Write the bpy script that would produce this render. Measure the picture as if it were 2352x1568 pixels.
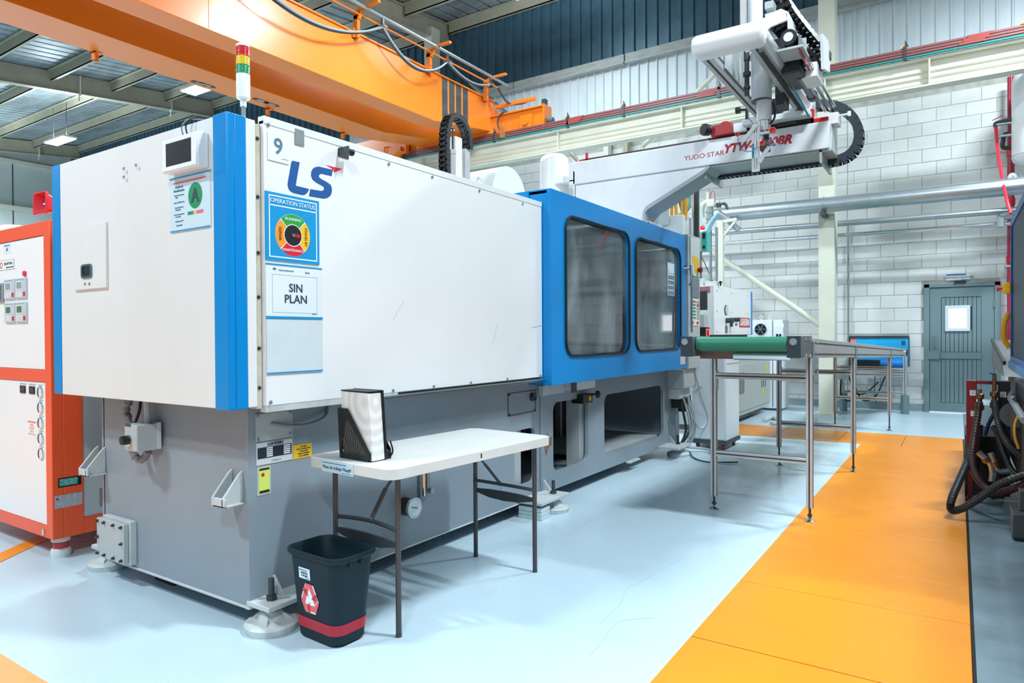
import bpy, bmesh, math, random
from mathutils import Vector, Matrix
from mathutils.geometry import tessellate_polygon
random.seed(9)
for o in list(bpy.data.objects): bpy.data.objects.remove(o)
SC = bpy.context.scene
COL = SC.collection
V = Vector
# ------------------------------------------------------------------ camera
FPX = 1550.0
CAM = V((0, 0, 1.30))
_y, _p, _r = math.radians(33.5), math.radians(-0.53), math.radians(-0.32)
FW = V((-math.sin(_y)*math.cos(_p), math.cos(_y)*math.cos(_p), math.sin(_p)))
_r0 = V((math.cos(_y), math.sin(_y), 0)); _u0 = _r0.cross(FW)
RT = _r0*math.cos(_r) + _u0*math.sin(_r); UP = -_r0*math.sin(_r) + _u0*math.cos(_r)
cd = bpy.data.cameras.new('camera'); cam = bpy.data.objects.new('camera', cd); COL.objects.link(cam)
cd.sensor_width = 36.0; cd.lens = 36.0*FPX/2352.0; cd.clip_start = .02; cd.clip_end = 200
cam.matrix_world = Matrix(((RT.x, UP.x, -FW.x, CAM.x), (RT.y, UP.y, -FW.y, CAM.y), (RT.z, UP.z, -FW.z, CAM.z), (0, 0, 0, 1)))
SC.camera = cam
# ------------------------------------------------------------------ world, exposure
SC.view_settings.view_transform = 'Standard'; SC.view_settings.look = 'None'
SC.view_settings.gamma = 1.0; SC.view_settings.use_curve_mapping = False
SC.view_settings.exposure = 0.10
wd = bpy.data.worlds.new('world'); SC.world = wd; wd.use_nodes = True
bg = wd.node_tree.nodes['Background']; bg.inputs[0].default_value = (.66, .85, 1.0, 1); bg.inputs[1].default_value = 0.36
# lights of the hall: long LED high bays hung from the purlins (first three are built below, the rest stay unseen)
BAYS = [(-21.5, 9.05, 7.0), (-14.3, 8.95, 7.0), (-6.4, 10.6, 7.7), (-5.3, 7.3, 7.0), (1.9, 9.6, 7.0), (.9, 3.2, 7.0),
        (-12.0, 1.5, 6.8), (-5.2, -2.0, 6.6), (1.4, -3.0, 6.6), (-18.5, -3.0, 6.6), (-26.6, 8.0, 6.6)]  # last lamp is added out of view to brighten the left wall
BAYW = [300, 260, 130, 560, 620, 540, 430, 480, 440, 300, 950]
UPFILL = [110, 90, 120, 150, 150, 150, 110, 120, 120, 80, 110]
for (x, y, z), w, wu in zip(BAYS, BAYW, UPFILL):
    l = bpy.data.lights.new('bay_and_fill_lamp', 'AREA'); l.shape = 'RECTANGLE'; l.size = 1.15; l.size_y = .34
    l.energy = w*.8; l.color = (.80, .92, 1.0)
    lo = bpy.data.objects.new('bay_and_fill_lamp', l); COL.objects.link(lo); lo.location = (x, y, z-.075)
    l = l.copy(); l.energy = wu; l.size_y = .3      # added upward fill lamp that brightens the roof over each bay
    lo = bpy.data.objects.new('bay_and_fill_lamp', l); COL.objects.link(lo); lo.location = (x, y, z+.02); lo.rotation_euler = (math.pi, 0, 0)
# ------------------------------------------------------------------ helpers
def at(px, py, ax, v):
    """photo pixel -> point on the real plane ax = v"""
    d = FW + RT*((px-1176)/FPX) - UP*((py-784)/FPX)
    i = 'xyz'.index(ax)
    return CAM + d*((v-CAM[i])/d[i])
def lin(h):
    h = h.lstrip('#'); c = [int(h[i:i+2], 16)/255 for i in (0, 2, 4)]
    return tuple(x/12.92 if x <= .04045 else ((x+.055)/1.055)**2.4 for x in c) + (1,)
MATS = {}
def M(name, col='#cccccc', rough=.5, metal=0., dirt=0., dirtcol='#6f6a60', scale=2.5, bump=0., bscale=60., spec=.5, emit=0., coat=0., stretch=(1, 1, 1), rand=0., rvar=0.):
    if name in MATS: return MATS[name]
    m = bpy.data.materials.new(name); m.use_nodes = True; nt = m.node_tree; N = nt.nodes; L = nt.links
    b = N['Principled BSDF']; c = lin(col)
    b.inputs['Base Color'].default_value = c; b.inputs['Roughness'].default_value = rough
    b.inputs['Metallic'].default_value = metal; b.inputs['Specular IOR Level'].default_value = spec
    b.inputs['Coat Weight'].default_value = coat; b.inputs['Coat Roughness'].default_value = .12
    if emit:
        b.inputs['Emission Color'].default_value = c; b.inputs['Emission Strength'].default_value = emit
    out = None
    if dirt or bump or rvar:
        g = N.new('ShaderNodeNewGeometry'); mp = N.new('ShaderNodeMapping'); mp.inputs['Scale'].default_value = stretch
        L.new(g.outputs['Position'], mp.inputs['Vector'])
    if dirt or rvar:
        n = N.new('ShaderNodeTexNoise'); n.inputs['Scale'].default_value = scale; n.inputs['Detail'].default_value = 8; n.inputs['Roughness'].default_value = .62
        L.new(mp.outputs[0], n.inputs['Vector'])
    if dirt:
        r = N.new('ShaderNodeMapRange'); r.inputs['From Min'].default_value = .42; r.inputs['From Max'].default_value = .78
        r.inputs['To Max'].default_value = dirt; L.new(n.outputs['Fac'], r.inputs['Value'])
        mx = N.new('ShaderNodeMix'); mx.data_type = 'RGBA'; mx.inputs[6].default_value = c; mx.inputs[7].default_value = lin(dirtcol)
        L.new(r.outputs[0], mx.inputs[0]); L.new(mx.outputs[2], b.inputs['Base Color']); out = mx.outputs[2]
    if rvar:
        r2 = N.new('ShaderNodeMapRange'); r2.inputs['To Min'].default_value = rough-rvar; r2.inputs['To Max'].default_value = rough+rvar
        L.new(n.outputs['Fac'], r2.inputs['Value']); L.new(r2.outputs[0], b.inputs['Roughness'])
    if rand:
        oi = N.new('ShaderNodeObjectInfo'); r3 = N.new('ShaderNodeMapRange'); r3.inputs['To Min'].default_value = 1-rand; r3.inputs['To Max'].default_value = 1
        L.new(oi.outputs['Random'], r3.inputs['Value'])
        hs = N.new('ShaderNodeHueSaturation'); L.new(r3.outputs[0], hs.inputs['Value'])
        if out: L.new(out, hs.inputs['Color'])
        else: hs.inputs['Color'].default_value = c
        L.new(hs.outputs[0], b.inputs['Base Color'])
    if bump:
        n2 = N.new('ShaderNodeTexNoise'); n2.inputs['Scale'].default_value = bscale; n2.inputs['Detail'].default_value = 5
        L.new(mp.outputs[0], n2.inputs['Vector'])
        bp = N.new('ShaderNodeBump'); bp.inputs['Strength'].default_value = bump; bp.inputs['Distance'].default_value = .004
        L.new(n2.outputs['Fac'], bp.inputs['Height']); L.new(bp.outputs[0], b.inputs['Normal'])
    MATS[name] = m
    return m
def frame(o, u, v):
    o, u, v = V(o), V(u), V(v); return (o, u, v, u.cross(v))
def FY(y, x=0, z=0): return frame((x, y, z), (1, 0, 0), (0, 0, 1))      # faces -Y ; (u,v) = (x,z)
def FX(x, y=0, z=0): return frame((x, y, z), (0, 1, 0), (0, 0, 1))      # faces +X ; (u,v) = (y,z)
def FZ(z, x=0, y=0): return frame((x, y, z), (1, 0, 0), (0, 1, 0))      # faces +Z ; (u,v) = (x,y)
def rect(u0, v0, u1, v1): return [(u0, v0), (u1, v0), (u1, v1), (u0, v1)]
def rrect(u0, v0, u1, v1, r, n=6):
    P = []
    for cx, cy, a in ((u1-r, v0+r, -90), (u1-r, v1-r, 0), (u0+r, v1-r, 90), (u0+r, v0+r, 180)):
        for i in range(n+1):
            t = math.radians(a+90*i/n); P.append((cx+r*math.cos(t), cy+r*math.sin(t)))
    return P
def circ(cx, cy, r, n=24, ry=None, a0=0, a1=360):
    m = n if a1-a0 == 360 else n+1
    return [(cx+r*math.cos(math.radians(a0+(a1-a0)*i/n)), cy+(ry or r)*math.sin(math.radians(a0+(a1-a0)*i/n))) for i in range(m)]
def area(p): return sum(p[i][0]*p[(i+1) % len(p)][1]-p[(i+1) % len(p)][0]*p[i][1] for i in range(len(p)))
def smooth_path(pts, sub=8):
    pts = [V(p) for p in pts]
    if len(pts) < 3: return pts
    P = [pts[0]*2-pts[1]]+pts+[pts[-1]*2-pts[-2]]; out = []
    for i in range(1, len(P)-2):
        a, b, c, d = P[i-1], P[i], P[i+1], P[i+2]
        for k in range(sub):
            t = k/sub
            out.append(.5*((2*b)+(c-a)*t+(2*a-5*b+4*c-d)*t*t+(3*b-a-3*c+d)*t**3))
    out.append(pts[-1]); return out
class G:
    def __init__(s): s.v = []; s.f = []
    def raw(s, vs, fs):
        k = len(s.v); s.v += [V(p) for p in vs]; s.f += [tuple(i+k for i in f) for f in fs]; return s
    def box(s, x0, y0, z0, x1, y1, z1):
        x0, x1 = sorted((x0, x1)); y0, y1 = sorted((y0, y1)); z0, z1 = sorted((z0, z1))
        return s.raw([(x0, y0, z0), (x1, y0, z0), (x1, y1, z0), (x0, y1, z0), (x0, y0, z1), (x1, y0, z1), (x1, y1, z1), (x0, y1, z1)],
                     [(0, 3, 2, 1), (4, 5, 6, 7), (0, 1, 5, 4), (1, 2, 6, 5), (2, 3, 7, 6), (3, 0, 4, 7)])
    def bar(s, a, b, w, h, up=(0, 0, 1)):
        """rectangular bar from a to b, w across, h along up"""
        a, b = V(a), V(b); d = (b-a).normalized(); up = V(up); r = d.cross(up).normalized(); u = r.cross(d)
        q = [(-w/2, -h/2), (w/2, -h/2), (w/2, h/2), (-w/2, h/2)]
        vs = [p+r*i+u*j for p in (a, b) for i, j in q]
        return s.raw(vs, [(0, 1, 2, 3), (7, 6, 5, 4), (0, 4, 5, 1), (1, 5, 6, 2), (2, 6, 7, 3), (3, 7, 4, 0)])
    def ibeam(s, a, b, w, h, tf=.02, tw=.012):
        a, b = V(a), V(b); z = V((0, 0, 1))
        s.bar(a+z*(h/2-tf/2), b+z*(h/2-tf/2), w, tf); s.bar(a-z*(h/2-tf/2), b-z*(h/2-tf/2), w, tf); s.bar(a, b, tw, h-2*tf)
        return s
    def prism(s, fr, poly, h0, h1, holes=()):
        o, u, v, n = fr
        loops = [list(poly)]+[list(h) for h in holes]
        if area(loops[0]) < 0: loops[0].reverse()
        for h in loops[1:]:
            if area(h) > 0: h.reverse()
        flat = [p for l in loops for p in l]; nn = len(flat)
        if len(loops) == 1 and len(flat) <= 4: tris = [tuple(range(nn))]
        else:
            tris = []
            for t in tessellate_polygon([[V((p[0], p[1], 0)) for p in l] for l in loops]):
                a, b, c = [flat[i] for i in t]
                ar = (b[0]-a[0])*(c[1]-a[1])-(c[0]-a[0])*(b[1]-a[1])
                if abs(ar) < 1e-14: continue
                tris.append(t if ar > 0 else (t[0], t[2], t[1]))
        vs = [o+u*p[0]+v*p[1]+n*h1 for p in flat]+[o+u*p[0]+v*p[1]+n*h0 for p in flat]
        fs = [tuple(t) for t in tris]+[tuple(i+nn for i in reversed(t)) for t in tris]
        k = 0
        for l in loops:
            m = len(l)
            for i in range(m):
                a, b = k+i, k+(i+1) % m
                fs.append((a+nn, b+nn, b, a))
            k += m
        return s.raw(vs, fs)
    def rings(s, rs, closed=True, cap0=True, cap1=True):
        n = len(rs[0]); k = len(s.v)
        vs = [p for r in rs for p in r]; fs = []
        for i in range(len(rs)-1):
            for j in range(n if closed else n-1):
                a, b = i*n+j, i*n+(j+1) % n
                fs.append((a, b, b+n, a+n))
        if cap0: fs.append(tuple(reversed(range(n))))
        if cap1: fs.append(tuple(range((len(rs)-1)*n, len(rs)*n)))
        return s.raw(vs, fs)
    def cyl(s, a, b, r, n=16, r2=None):
        a, b = V(a), V(b); d = (b-a).normalized()
        t = V((0, 0, 1)) if abs(d.z) < .9 else V((1, 0, 0)); x = d.cross(t).normalized(); y = d.cross(x)
        if r2 is None: r2 = r
        return s.rings([[p+x*(q*math.cos(2*math.pi*i/n))+y*(q*math.sin(2*math.pi*i/n)) for i in range(n)] for p, q in ((a, r), (b, r2))])
    def lathe(s, c, axis, prof, n=24):
        """prof = [(dist along axis, radius)]"""
        c, d = V(c), V(axis).normalized(); t = V((0, 0, 1)) if abs(d.z) < .9 else V((1, 0, 0)); x = d.cross(t).normalized(); y = d.cross(x)
        return s.rings([[c+d*h+x*(max(r, 1e-4)*math.cos(2*math.pi*i/n))+y*(max(r, 1e-4)*math.sin(2*math.pi*i/n)) for i in range(n)] for h, r in prof])
    def tube(s, pts, r, n=10, sub=8, rf=None, sm=True):
        P = smooth_path(pts, sub) if sm else [V(p) for p in pts]
        T = [(P[min(i+1, len(P)-1)]-P[max(i-1, 0)]).normalized() for i in range(len(P))]
        t = V((0, 0, 1)) if abs(T[0].z) < .9 else V((1, 0, 0)); x = T[0].cross(t).normalized(); rs = []
        for i, p in enumerate(P):
            x = (x-T[i]*x.dot(T[i])).normalized(); y = T[i].cross(x); q = rf(i) if rf else r
            rs.append([p+x*(q*math.cos(2*math.pi*j/n))+y*(q*math.sin(2*math.pi*j/n)) for j in range(n)])
        return s.rings(rs)
ORG = {}
def props(o, label=None, cat=None, group=None, kind=None):
    if label: o['label'] = label
    if cat: o['category'] = cat
    if group: o['group'] = group
    if kind: o['kind'] = kind
    return o
def finish(me, mat, smooth):
    me.materials.append(mat)
    if smooth:
        me.polygons.foreach_set('use_smooth', [True]*len(me.polygons)); me.set_sharp_from_angle(angle=math.radians(38))
    me.update()
def obj(name, g, mat, parent=None, label=None, cat=None, group=None, kind=None, bev=0, smooth=True, base=False):
    xs = [p.x for p in g.v]; ys = [p.y for p in g.v]; zs = [p.z for p in g.v]
    c = V(((min(xs)+max(xs))/2, (min(ys)+max(ys))/2, min(zs) if (parent is None) else (min(zs)+max(zs))/2))
    me = bpy.data.meshes.new(name); me.from_pydata([p-c for p in g.v], [], g.f); finish(me, mat, smooth)
    o = bpy.data.objects.new(name, me); COL.objects.link(o)
    o.location = c-(ORG[parent] if parent else V((0, 0, 0))); ORG[o] = c
    if parent: o.parent = parent
    if bev:
        b = o.modifiers.new('bevel', 'BEVEL'); b.width = bev; b.segments = 2; b.limit_method = 'ANGLE'; b.harden_normals = False
    return props(o, label, cat, group, kind)
def thing(name, label, cat, loc, rz=0, group=None, kind=None):
    """an Empty at the base of the thing; with rz the parts are written in the thing's own coordinates"""
    o = bpy.data.objects.new(name, None); o.empty_display_size = .2; COL.objects.link(o); o.location = loc
    ORG[o] = V(loc)
    if rz is not None and rz != 0: o.rotation_euler = (0, 0, rz); ORG[o] = V((0, 0, 0))
    return props(o, label, cat, group, kind)
def piece(name, me, parent, loc, rot=None, scale=None):
    """one of many alike pieces: shares the mesh data; loc in author coordinates"""
    o = bpy.data.objects.new(name, me); COL.objects.link(o)
    if parent: o.parent = parent
    o.location = V(loc)-(ORG[parent] if parent else V((0, 0, 0)))
    if rot is not None: o.rotation_euler = rot
    if scale is not None: o.scale = scale
    ORG[o] = V(loc)
    return o
def mesh_of(g, mat, smooth=True, name='piece'):
    me = bpy.data.meshes.new(name); me.from_pydata(g.v, [], g.f); finish(me, mat, smooth); return me
def copy_tree(o, parent=None):
    c = o.copy(); COL.objects.link(c); c.parent = parent; ORG[c] = ORG[o]
    for ch in list(o.children): copy_tree(ch, c)
    return c
def text(name, s, size, mat, parent, fr, u, v, align='CENTER', offset=0, shear=0, depth=.0012, h=.0005, rot=0, xs=1.0, sp=1.0):
    cu = bpy.data.curves.new('t', 'FONT'); cu.body = s; cu.size = size; cu.align_x = align; cu.align_y = 'CENTER'
    cu.extrude = depth/2; cu.offset = offset; cu.shear = shear; cu.resolution_u = 3; cu.space_character = sp; cu.space_line = .95
    to = bpy.data.objects.new('t', cu); COL.objects.link(to)
    bpy.context.view_layer.update()
    me = bpy.data.meshes.new_from_object(to.evaluated_get(bpy.context.evaluated_depsgraph_get()))
    bpy.data.objects.remove(to); bpy.data.curves.remove(cu)
    o_, uu, vv, nn = fr; cr, sr = math.cos(math.radians(rot)), math.sin(math.radians(rot))
    g = G(); vs = []
    for q in me.vertices:
        a, b = q.co.x*xs, q.co.y
        a, b = a*cr-b*sr, a*sr+b*cr
        vs.append(o_+uu*(u+a)+vv*(v+b)+nn*(h+depth/2+q.co.z))
    g.raw(vs, [tuple(p.vertices) for p in me.polygons]); bpy.data.meshes.remove(me)
    if name is None: return g
    return obj(name, g, mat, parent, smooth=False)
def textg(g, *a, **k):
    t = text(None, a[0], a[1], None, None, *a[2:], **k); g.raw(t.v, t.f); return g
# ------------------------------------------------------------------ materials
WHITE = M('white powder coat', '#e9ebec', .38, dirt=.10, dirtcol='#b9b4a4', scale=1.7, bump=.02, bscale=30)
CREAMW = M('aged white panel paint', '#e3e5e4', .42, dirt=.16, dirtcol='#b5b0a2', scale=1.3, stretch=(1, 1, .35))
BLUE = M('machine blue paint', '#0088d0', .34, dirt=.12, dirtcol='#006cac', scale=3, spec=.35)
NAVY = M('logo blue', '#045399', .5)
RED = M('signal red', '#d01225', .4)
CRIM = M('lettering crimson', '#b5122c', .5)
GREYB = M('machine base grey paint', '#8c99a3', .45, dirt=.35, dirtcol='#767c81', scale=1.1, bump=.03, bscale=25, stretch=(1, 1, .6))
GREYL = M('light grey cast paint', '#c6cccd', .5, dirt=.45, dirtcol='#8d8a80', scale=7)
GREYP = M('panel grey', '#b4bbbb', .45, dirt=.2, dirtcol='#8b8f8c', scale=2)
BLACK = M('black plastic', '#15191c', .45, bump=.05, bscale=120)
RUB = M('black rubber', '#101214', .6)
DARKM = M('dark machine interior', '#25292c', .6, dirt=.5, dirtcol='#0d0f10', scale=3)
DKGREY = M('dark grey steel', '#42474b', .45, metal=.3, dirt=.3, dirtcol='#2a2520', scale=8)
LEGM = M('brown grey table leg', '#4b494b', .42, metal=.2, dirt=.3, dirtcol='#5d4c3d', scale=14)
ALU = M('aluminium profile', '#c6c6c5', .36, metal=.4, dirt=.25, dirtcol='#8d8781', scale=8)
ALUD = M('profile groove', '#35383a', .6)
STEEL = M('galvanised steel', '#aeb8bc', .32, metal=.8, dirt=.3, dirtcol='#7b8488', scale=5)
CHROME = M('bright steel', '#d5d8da', .18, metal=1)
ORANGE = M('crane orange paint', '#ec7a16', .36, dirt=.18, dirtcol='#b9591a', scale=1.6, coat=.25)
ORFL = M('orange floor paint', '#f2941a', .34, dirt=.42, dirtcol='#c06f20', scale=.9, rvar=.12, spec=.45)
ORCAB = M('cabinet orange paint', '#f2582a', .4, coat=.1)
CREAM = M('cream structural paint', '#d6d5c4', .5, dirt=.22, dirtcol='#a79f82', scale=2.2)
BEIGER = M('beige roof steel paint', '#aaa691', .55, dirt=.4, dirtcol='#7c7764', scale=2)
ROOFM = M('galvanised roof sheet', '#9aa5a8', .5, metal=.2, dirt=.7, dirtcol='#4a5154', scale=.8, stretch=(1, 3, 1), bump=.2, bscale=6)
CLADW = M('white cladding sheet', '#dbe5e9', .42, dirt=.30, dirtcol='#98a2a4', scale=1.8, stretch=(1, 1, .4))
CLADD = M('dark embossed cladding sheet', '#4a6b7c', .3, metal=.3, dirt=.4, dirtcol='#263a46', scale=3, bump=.9, bscale=34)
BLOCKM = M('painted concrete block', '#dcdedb', .62, dirt=.30, dirtcol='#a8a192', scale=1.4, bump=.55, bscale=55, rand=.09)
MORT = M('mortar joint', '#b4b4ab', .8, dirt=.7, dirtcol='#7d7b70', scale=7)
TEALD = M('door grey green paint', '#6f8589', .42, dirt=.2, dirtcol='#576a6e', scale=2)
PAPER = M('white print paper', '#e4eef3', .35)
CYAN = M('cyan print', '#0c96d2', .4)
CYANL = M('light cyan print', '#7cc4e4', .4)
INK = M('dark ink', '#2e4a5b', .5)
GREYINK = M('grey ink', '#8aa0ab', .5)
GREEN = M('print green', '#23a43e', .45)
GREEND = M('circle green', '#1f8f5f', .45)
YEL = M('print yellow', '#f4c11d', .45)
ORP = M('print orange', '#f59a2c', .45)
PINK = M('print rose', '#e2707c', .45)
WPR = M('white print', '#f2f5f6', .5)
# ------------------------------------------------------------------ setting: floor
FLM = M('pale blue floor paint', '#c4d9e3', .28, dirt=.40, dirtcol='#a3b8c2', scale=.75, bump=.12, bscale=9, rvar=.1)
FLW = M('worn grey concrete floor', '#7f929b', .4, dirt=.7, dirtcol='#4c5559', scale=1.8, bump=.3, bscale=14, rvar=.12)
floor = obj('floor', G().box(-30.6, -6, -.2, 9.2, 13.4, 0), FLM, kind='structure')
ORG[floor] = ORG[floor]
g = G().box(.058, -5.9, 0, 9.1, 13.0, .004); obj('floor_patch', g, FLW, floor)['label'] = 'worn unpainted concrete strip beside the orange plates'
g = G().box(.044, -5.9, -.001, .060, 9.9, .0015); obj('floor_gap', g, M('floor gap grime', '#1c1b18', .8), floor)
obj('plate_bed', G().box(-.957, -3.5, 0, .043, 9.87, .0015).box(-2.618, 8.875, 0, -.95, 9.875, .0015), M('plate joint', '#7c4c14', .8), floor)
# orange cover plates along the aisle, seams between them
ys = [-3.6, -2.8, -2.0, -1.2, -.4, .35, 1.05, 1.8, 2.827, 3.606, 4.114, 4.95, 5.75, 6.509, 7.15, 7.95, 8.87]
for a, b in zip(ys, ys[1:]):
    obj('cover_plate', G().box(-.958, a+.003, 0, .044, b-.003, .0055+random.uniform(0, .0015)), ORFL, floor, bev=.002)
for a, b in ((-2.62, -1.95), (-1.95, -1.22), (-1.22, -.55), (-.55, .044)):
    obj('cover_plate', G().box(a+.003, 8.873, 0, b-.003, 9.88, .006), ORFL, floor, bev=.002)
g = G().box(-12, -1.2, 0, -1.6, 1.14, .003); obj('painted_aisle', g, M('aisle orange paint', '#f5a866', .36, dirt=.2, dirtcol='#e08d4a', scale=2), floor)
a, b = at(0, 1281, 'z', 0), at(104, 1232, 'z', 0)
d = (b-a).normalized(); a = a-d*1.6; b = b+d*.9
obj('floor_stripe', G().bar(a+V((0, 0, .002)), b+V((0, 0, .002)), .115, .003), ORFL, floor)
# thin cracks in the floor paint
for pts in ([(1500, 1418), (1420, 1428), (1385, 1470), (1355, 1505)], [(1568, 1280), (1475, 1335), (1440, 1350), (1425, 1385), (1380, 1430)], [(1300, 1235), (1370, 1190), (1480, 1150), (1568, 1102)],
            [(930, 1240), (1010, 1228), (1085, 1238), (1230, 1190)]):
    P = [at(x, y, 'z', .001) for x, y in pts]
    obj('floor_crack', G().tube(P, .0011, 4, 6), M('crack line', '#b3c6cd', .7), floor, smooth=False)
# ------------------------------------------------------------------ far wall: blocks, cladding
WY = 13.10
wall = obj('wall_back', G().box(-30.6, WY+.006, 0, 9.2, WY+.2, 5.32), MORT, kind='structure')
BW, BH, Z0 = .404, .218, .195-.218
def blk(w): 
    return mesh_of(G().raw([(-w/2+.004, 0, -BH/2+.004), (w/2-.004, 0, -BH/2+.004), (w/2-.004, 0, BH/2-.004), (-w/2+.004, 0, BH/2-.004),
        (-w/2, .006, -BH/2), (w/2, .006, -BH/2), (w/2, .006, BH/2), (-w/2, .006, BH/2), (-w/2, .014, -BH/2), (w/2, .014, -BH/2), (w/2, .014, BH/2), (-w/2, .014, BH/2)],
        [(0, 1, 2, 3), (0, 4, 5, 1), (1, 5, 6, 2), (2, 6, 7, 3), (3, 7, 4, 0), (4, 8, 9, 5), (5, 9, 10, 6), (6, 10, 11, 7), (7, 11, 8, 4)]), BLOCKM, False, 'block')
BME = blk(BW-.006)
JX = -1.625                                   # vertical joint of the wall beside the column
HOLES = [(-.478, .545, -1, 2.105), (-1.585, -.70, .76, 1.245)]  # door, hatch
cells = []
for r in range(25):
    zc = Z0+BH*(r+.5); h = BH
    if zc > 5.25: break
    for seg0, seg1 in ((-30.4, JX), (JX+.006, 3.0)):
        x = seg0 if seg0 > -5 else JX-BW*72
        off = (BW/2 if r % 2 else 0)
        xs = [seg0]+[q for q in ([seg1-BW*k-off for k in range(74, -1, -1)] if seg0 < -5 else [seg0+.1+BW*k+off for k in range(0, 20)]) if seg0+.05 < q < seg1-.05]+[seg1]
        for a, b in zip(xs, xs[1:]):
            parts = [(a, b)]
            for hx0, hx1, hz0, hz1 in HOLES:
                if zc > hz0 and zc < hz1:
                    q = []
                    for s, e in parts:
                        if e <= hx0 or s >= hx1: q.append((s, e)); continue
                        if s < hx0-.04: q.append((s, hx0))
                        if e > hx1+.04: q.append((hx1, e))
                    parts = q
            for s, e in parts: cells.append(((s+e)/2, zc, e-s))
def score(c):
    x, z, w = c
    if not (-4.9 < x < .95): return 9+abs(x)
    if x < -2.75 and z < 2.0: return 6+abs(x)
    if z > 4.95: return 5
    return abs(x-.5)*.1+(0 if z < 3.7 else .2)
cells.sort(key=score)
for x, z, w in cells[:299]:
    piece('block', BME, wall, (x, WY-random.uniform(0, .004), z), scale=((w-.006)/(BW-.006), 1, (BH-.006)/BH))
rest = G()
for x, z, w in cells[299:]:
    if x < -13 : continue
    hw, hh = (w-.006)/2, (BH-.006)/2; y0 = WY-random.uniform(0, .004)
    rest.raw([(x-hw+.004, y0, z-hh+.004), (x+hw-.004, y0, z-hh+.004), (x+hw-.004, y0, z+hh-.004), (x-hw+.004, y0, z+hh-.004),
              (x-hw, y0+.012, z-hh), (x+hw, y0+.012, z-hh), (x+hw, y0+.012, z+hh), (x-hw, y0+.012, z+hh)], [(0, 1, 2, 3), (0, 4, 5, 1), (1, 5, 6, 2), (2, 6, 7, 3), (3, 7, 4, 0)])
obj('blockwork', rest, BLOCKM, wall, kind='stuff', smooth=False)
# cladding above the blocks
def corr(x0, x1, y, z0, z1, pitch=.2, dep=.035, flat=.62):
    pts = []; x = x0
    while x < x1-.01:
        p = pitch
        pts += [(x, 0), (x+p*flat*.5, 0), (x+p*flat*.5+.012, .0), (x+p*flat*.5+.03, -dep), (x+p*(1-flat*.5)-.03, -dep), (x+p*(1-flat*.5)-.012, 0)]
        x += p
    pts.append((x1, 0)); pts = [(min(a, x1), b) for a, b in pts]
    g = G(); n = len(pts); vs = [(a, y+b, z0) for a, b in pts]+[(a, y+b, z1) for a, b in pts]
    g.raw(vs, [(i, i+1, n+i+1, n+i) for i in range(n-1)]); return g
clad = obj('cladding_support', G().box(-30.6, WY+.05, 5.32, 9.2, WY+.2, 9.4), DKGREY, wall)
x = -14.0
while x < 2.5:
    obj('white_sheet', corr(x, x+1.0, WY, 5.32, 6.93, .2, .04), CLADW, wall, smooth=False)
    x += 1.0
x = -30
while x < 2.5:
    obj('dark_sheet', corr(x, x+1.5, WY+.02, 7.1, 9.3, .25, .05, .5), CLADD, wall, smooth=False)
    x += 1.5
for x in (-22, -18, -14): obj('dark_sheet', corr(x-4, x, WY, 5.32, 7.1, .25, .05, .5), CLADD, wall, smooth=False)
x = -14
while x < 2.4:
    obj('ledge_beam', G().box(x, WY-.12, 6.93, x+2.72, WY+.05, 7.1).box(x, WY-.16, 6.9, x+2.72, WY-.02, 6.93), M('weathered ledge', '#b6bcb8', .6, dirt=.6, dirtcol='#7e7c70', scale=4, stretch=(1, 1, 4)), wall)
    x += 2.75
bb = obj('baseboard_back', G().box(-9, WY-.02, 0, -.48, WY+.015, .12).box(.55, WY-.02, 0, 3, WY+.015, .12), M('grey blue skirting paint', '#7f929a', .5, dirt=.6, dirtcol='#b7b3a6', scale=5), kind='structure')
# side walls and their panels
wl = obj('wall_left', G().box(-30.7, -6, 0, -30.3, 13.3, 9.3), M('left wall panel', '#c6cfcb', .5, dirt=.3, dirtcol='#858e8b', scale=1), kind='structure')
for y in (8.9, 11.09, 13.0): obj('panel_joint', G().box(-30.3, y-.012, 0, -30.27, y+.012, 8.1), DKGREY, wl)
obj('rail', G().box(-30.3, -6, 6.2, -30.12, 13.2, 6.36), CREAM, wl); obj('eave_rail', G().box(-30.3, -6, 7.98, -30.1, 13.2, 8.12), CREAM, wl)
wr = obj('wall_right', G().box(8.9, -6, 0, 9.2, 13.3, 9.6), M('right wall panel', '#b9c2c4', .6), kind='structure')
# ------------------------------------------------------------------ roof
def rz(y): return 8.46+.11*(y-13.1)          # underside of the rafters
roof = obj('ceiling', G().raw([(-30.6, -6, rz(-6)+.62), (9.2, -6, rz(-6)+.62), (9.2, 13.4, rz(13.4)+.62), (-30.6, 13.4, rz(13.4)+.62)], [(0, 1, 2, 3)]), ROOFM, kind='structure', smooth=False)
def roofsheet(x0, x1, y0, y1):
    g = G(); xs = []; x = x0
    n = int((x1-x0)/.32)
    for i in range(n):
        a = x0+(x1-x0)*i/n; w = (x1-x0)/n
        xs += [(a, 0), (a+w*.72, 0), (a+w*.78, .05), (a+w*.94, .05)]
    xs.append((x1, 0)); m = len(xs)
    g.raw([(a, y0, rz(y0)+.52+b) for a, b in xs]+[(a, y1, rz(y1)+.52+b) for a, b in xs], [(i, m+i, m+i+1, i+1) for i in range(m-1)]); return g
for y0 in [13.4-2.37*k for k in range(0, 6)]:
    for x0 in (-30.3, -20.5, -10.4, -1.5):
        obj('roof_sheet', roofsheet(x0, x0+9.8, y0-2.37, y0), ROOFM, roof, smooth=False)
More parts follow.
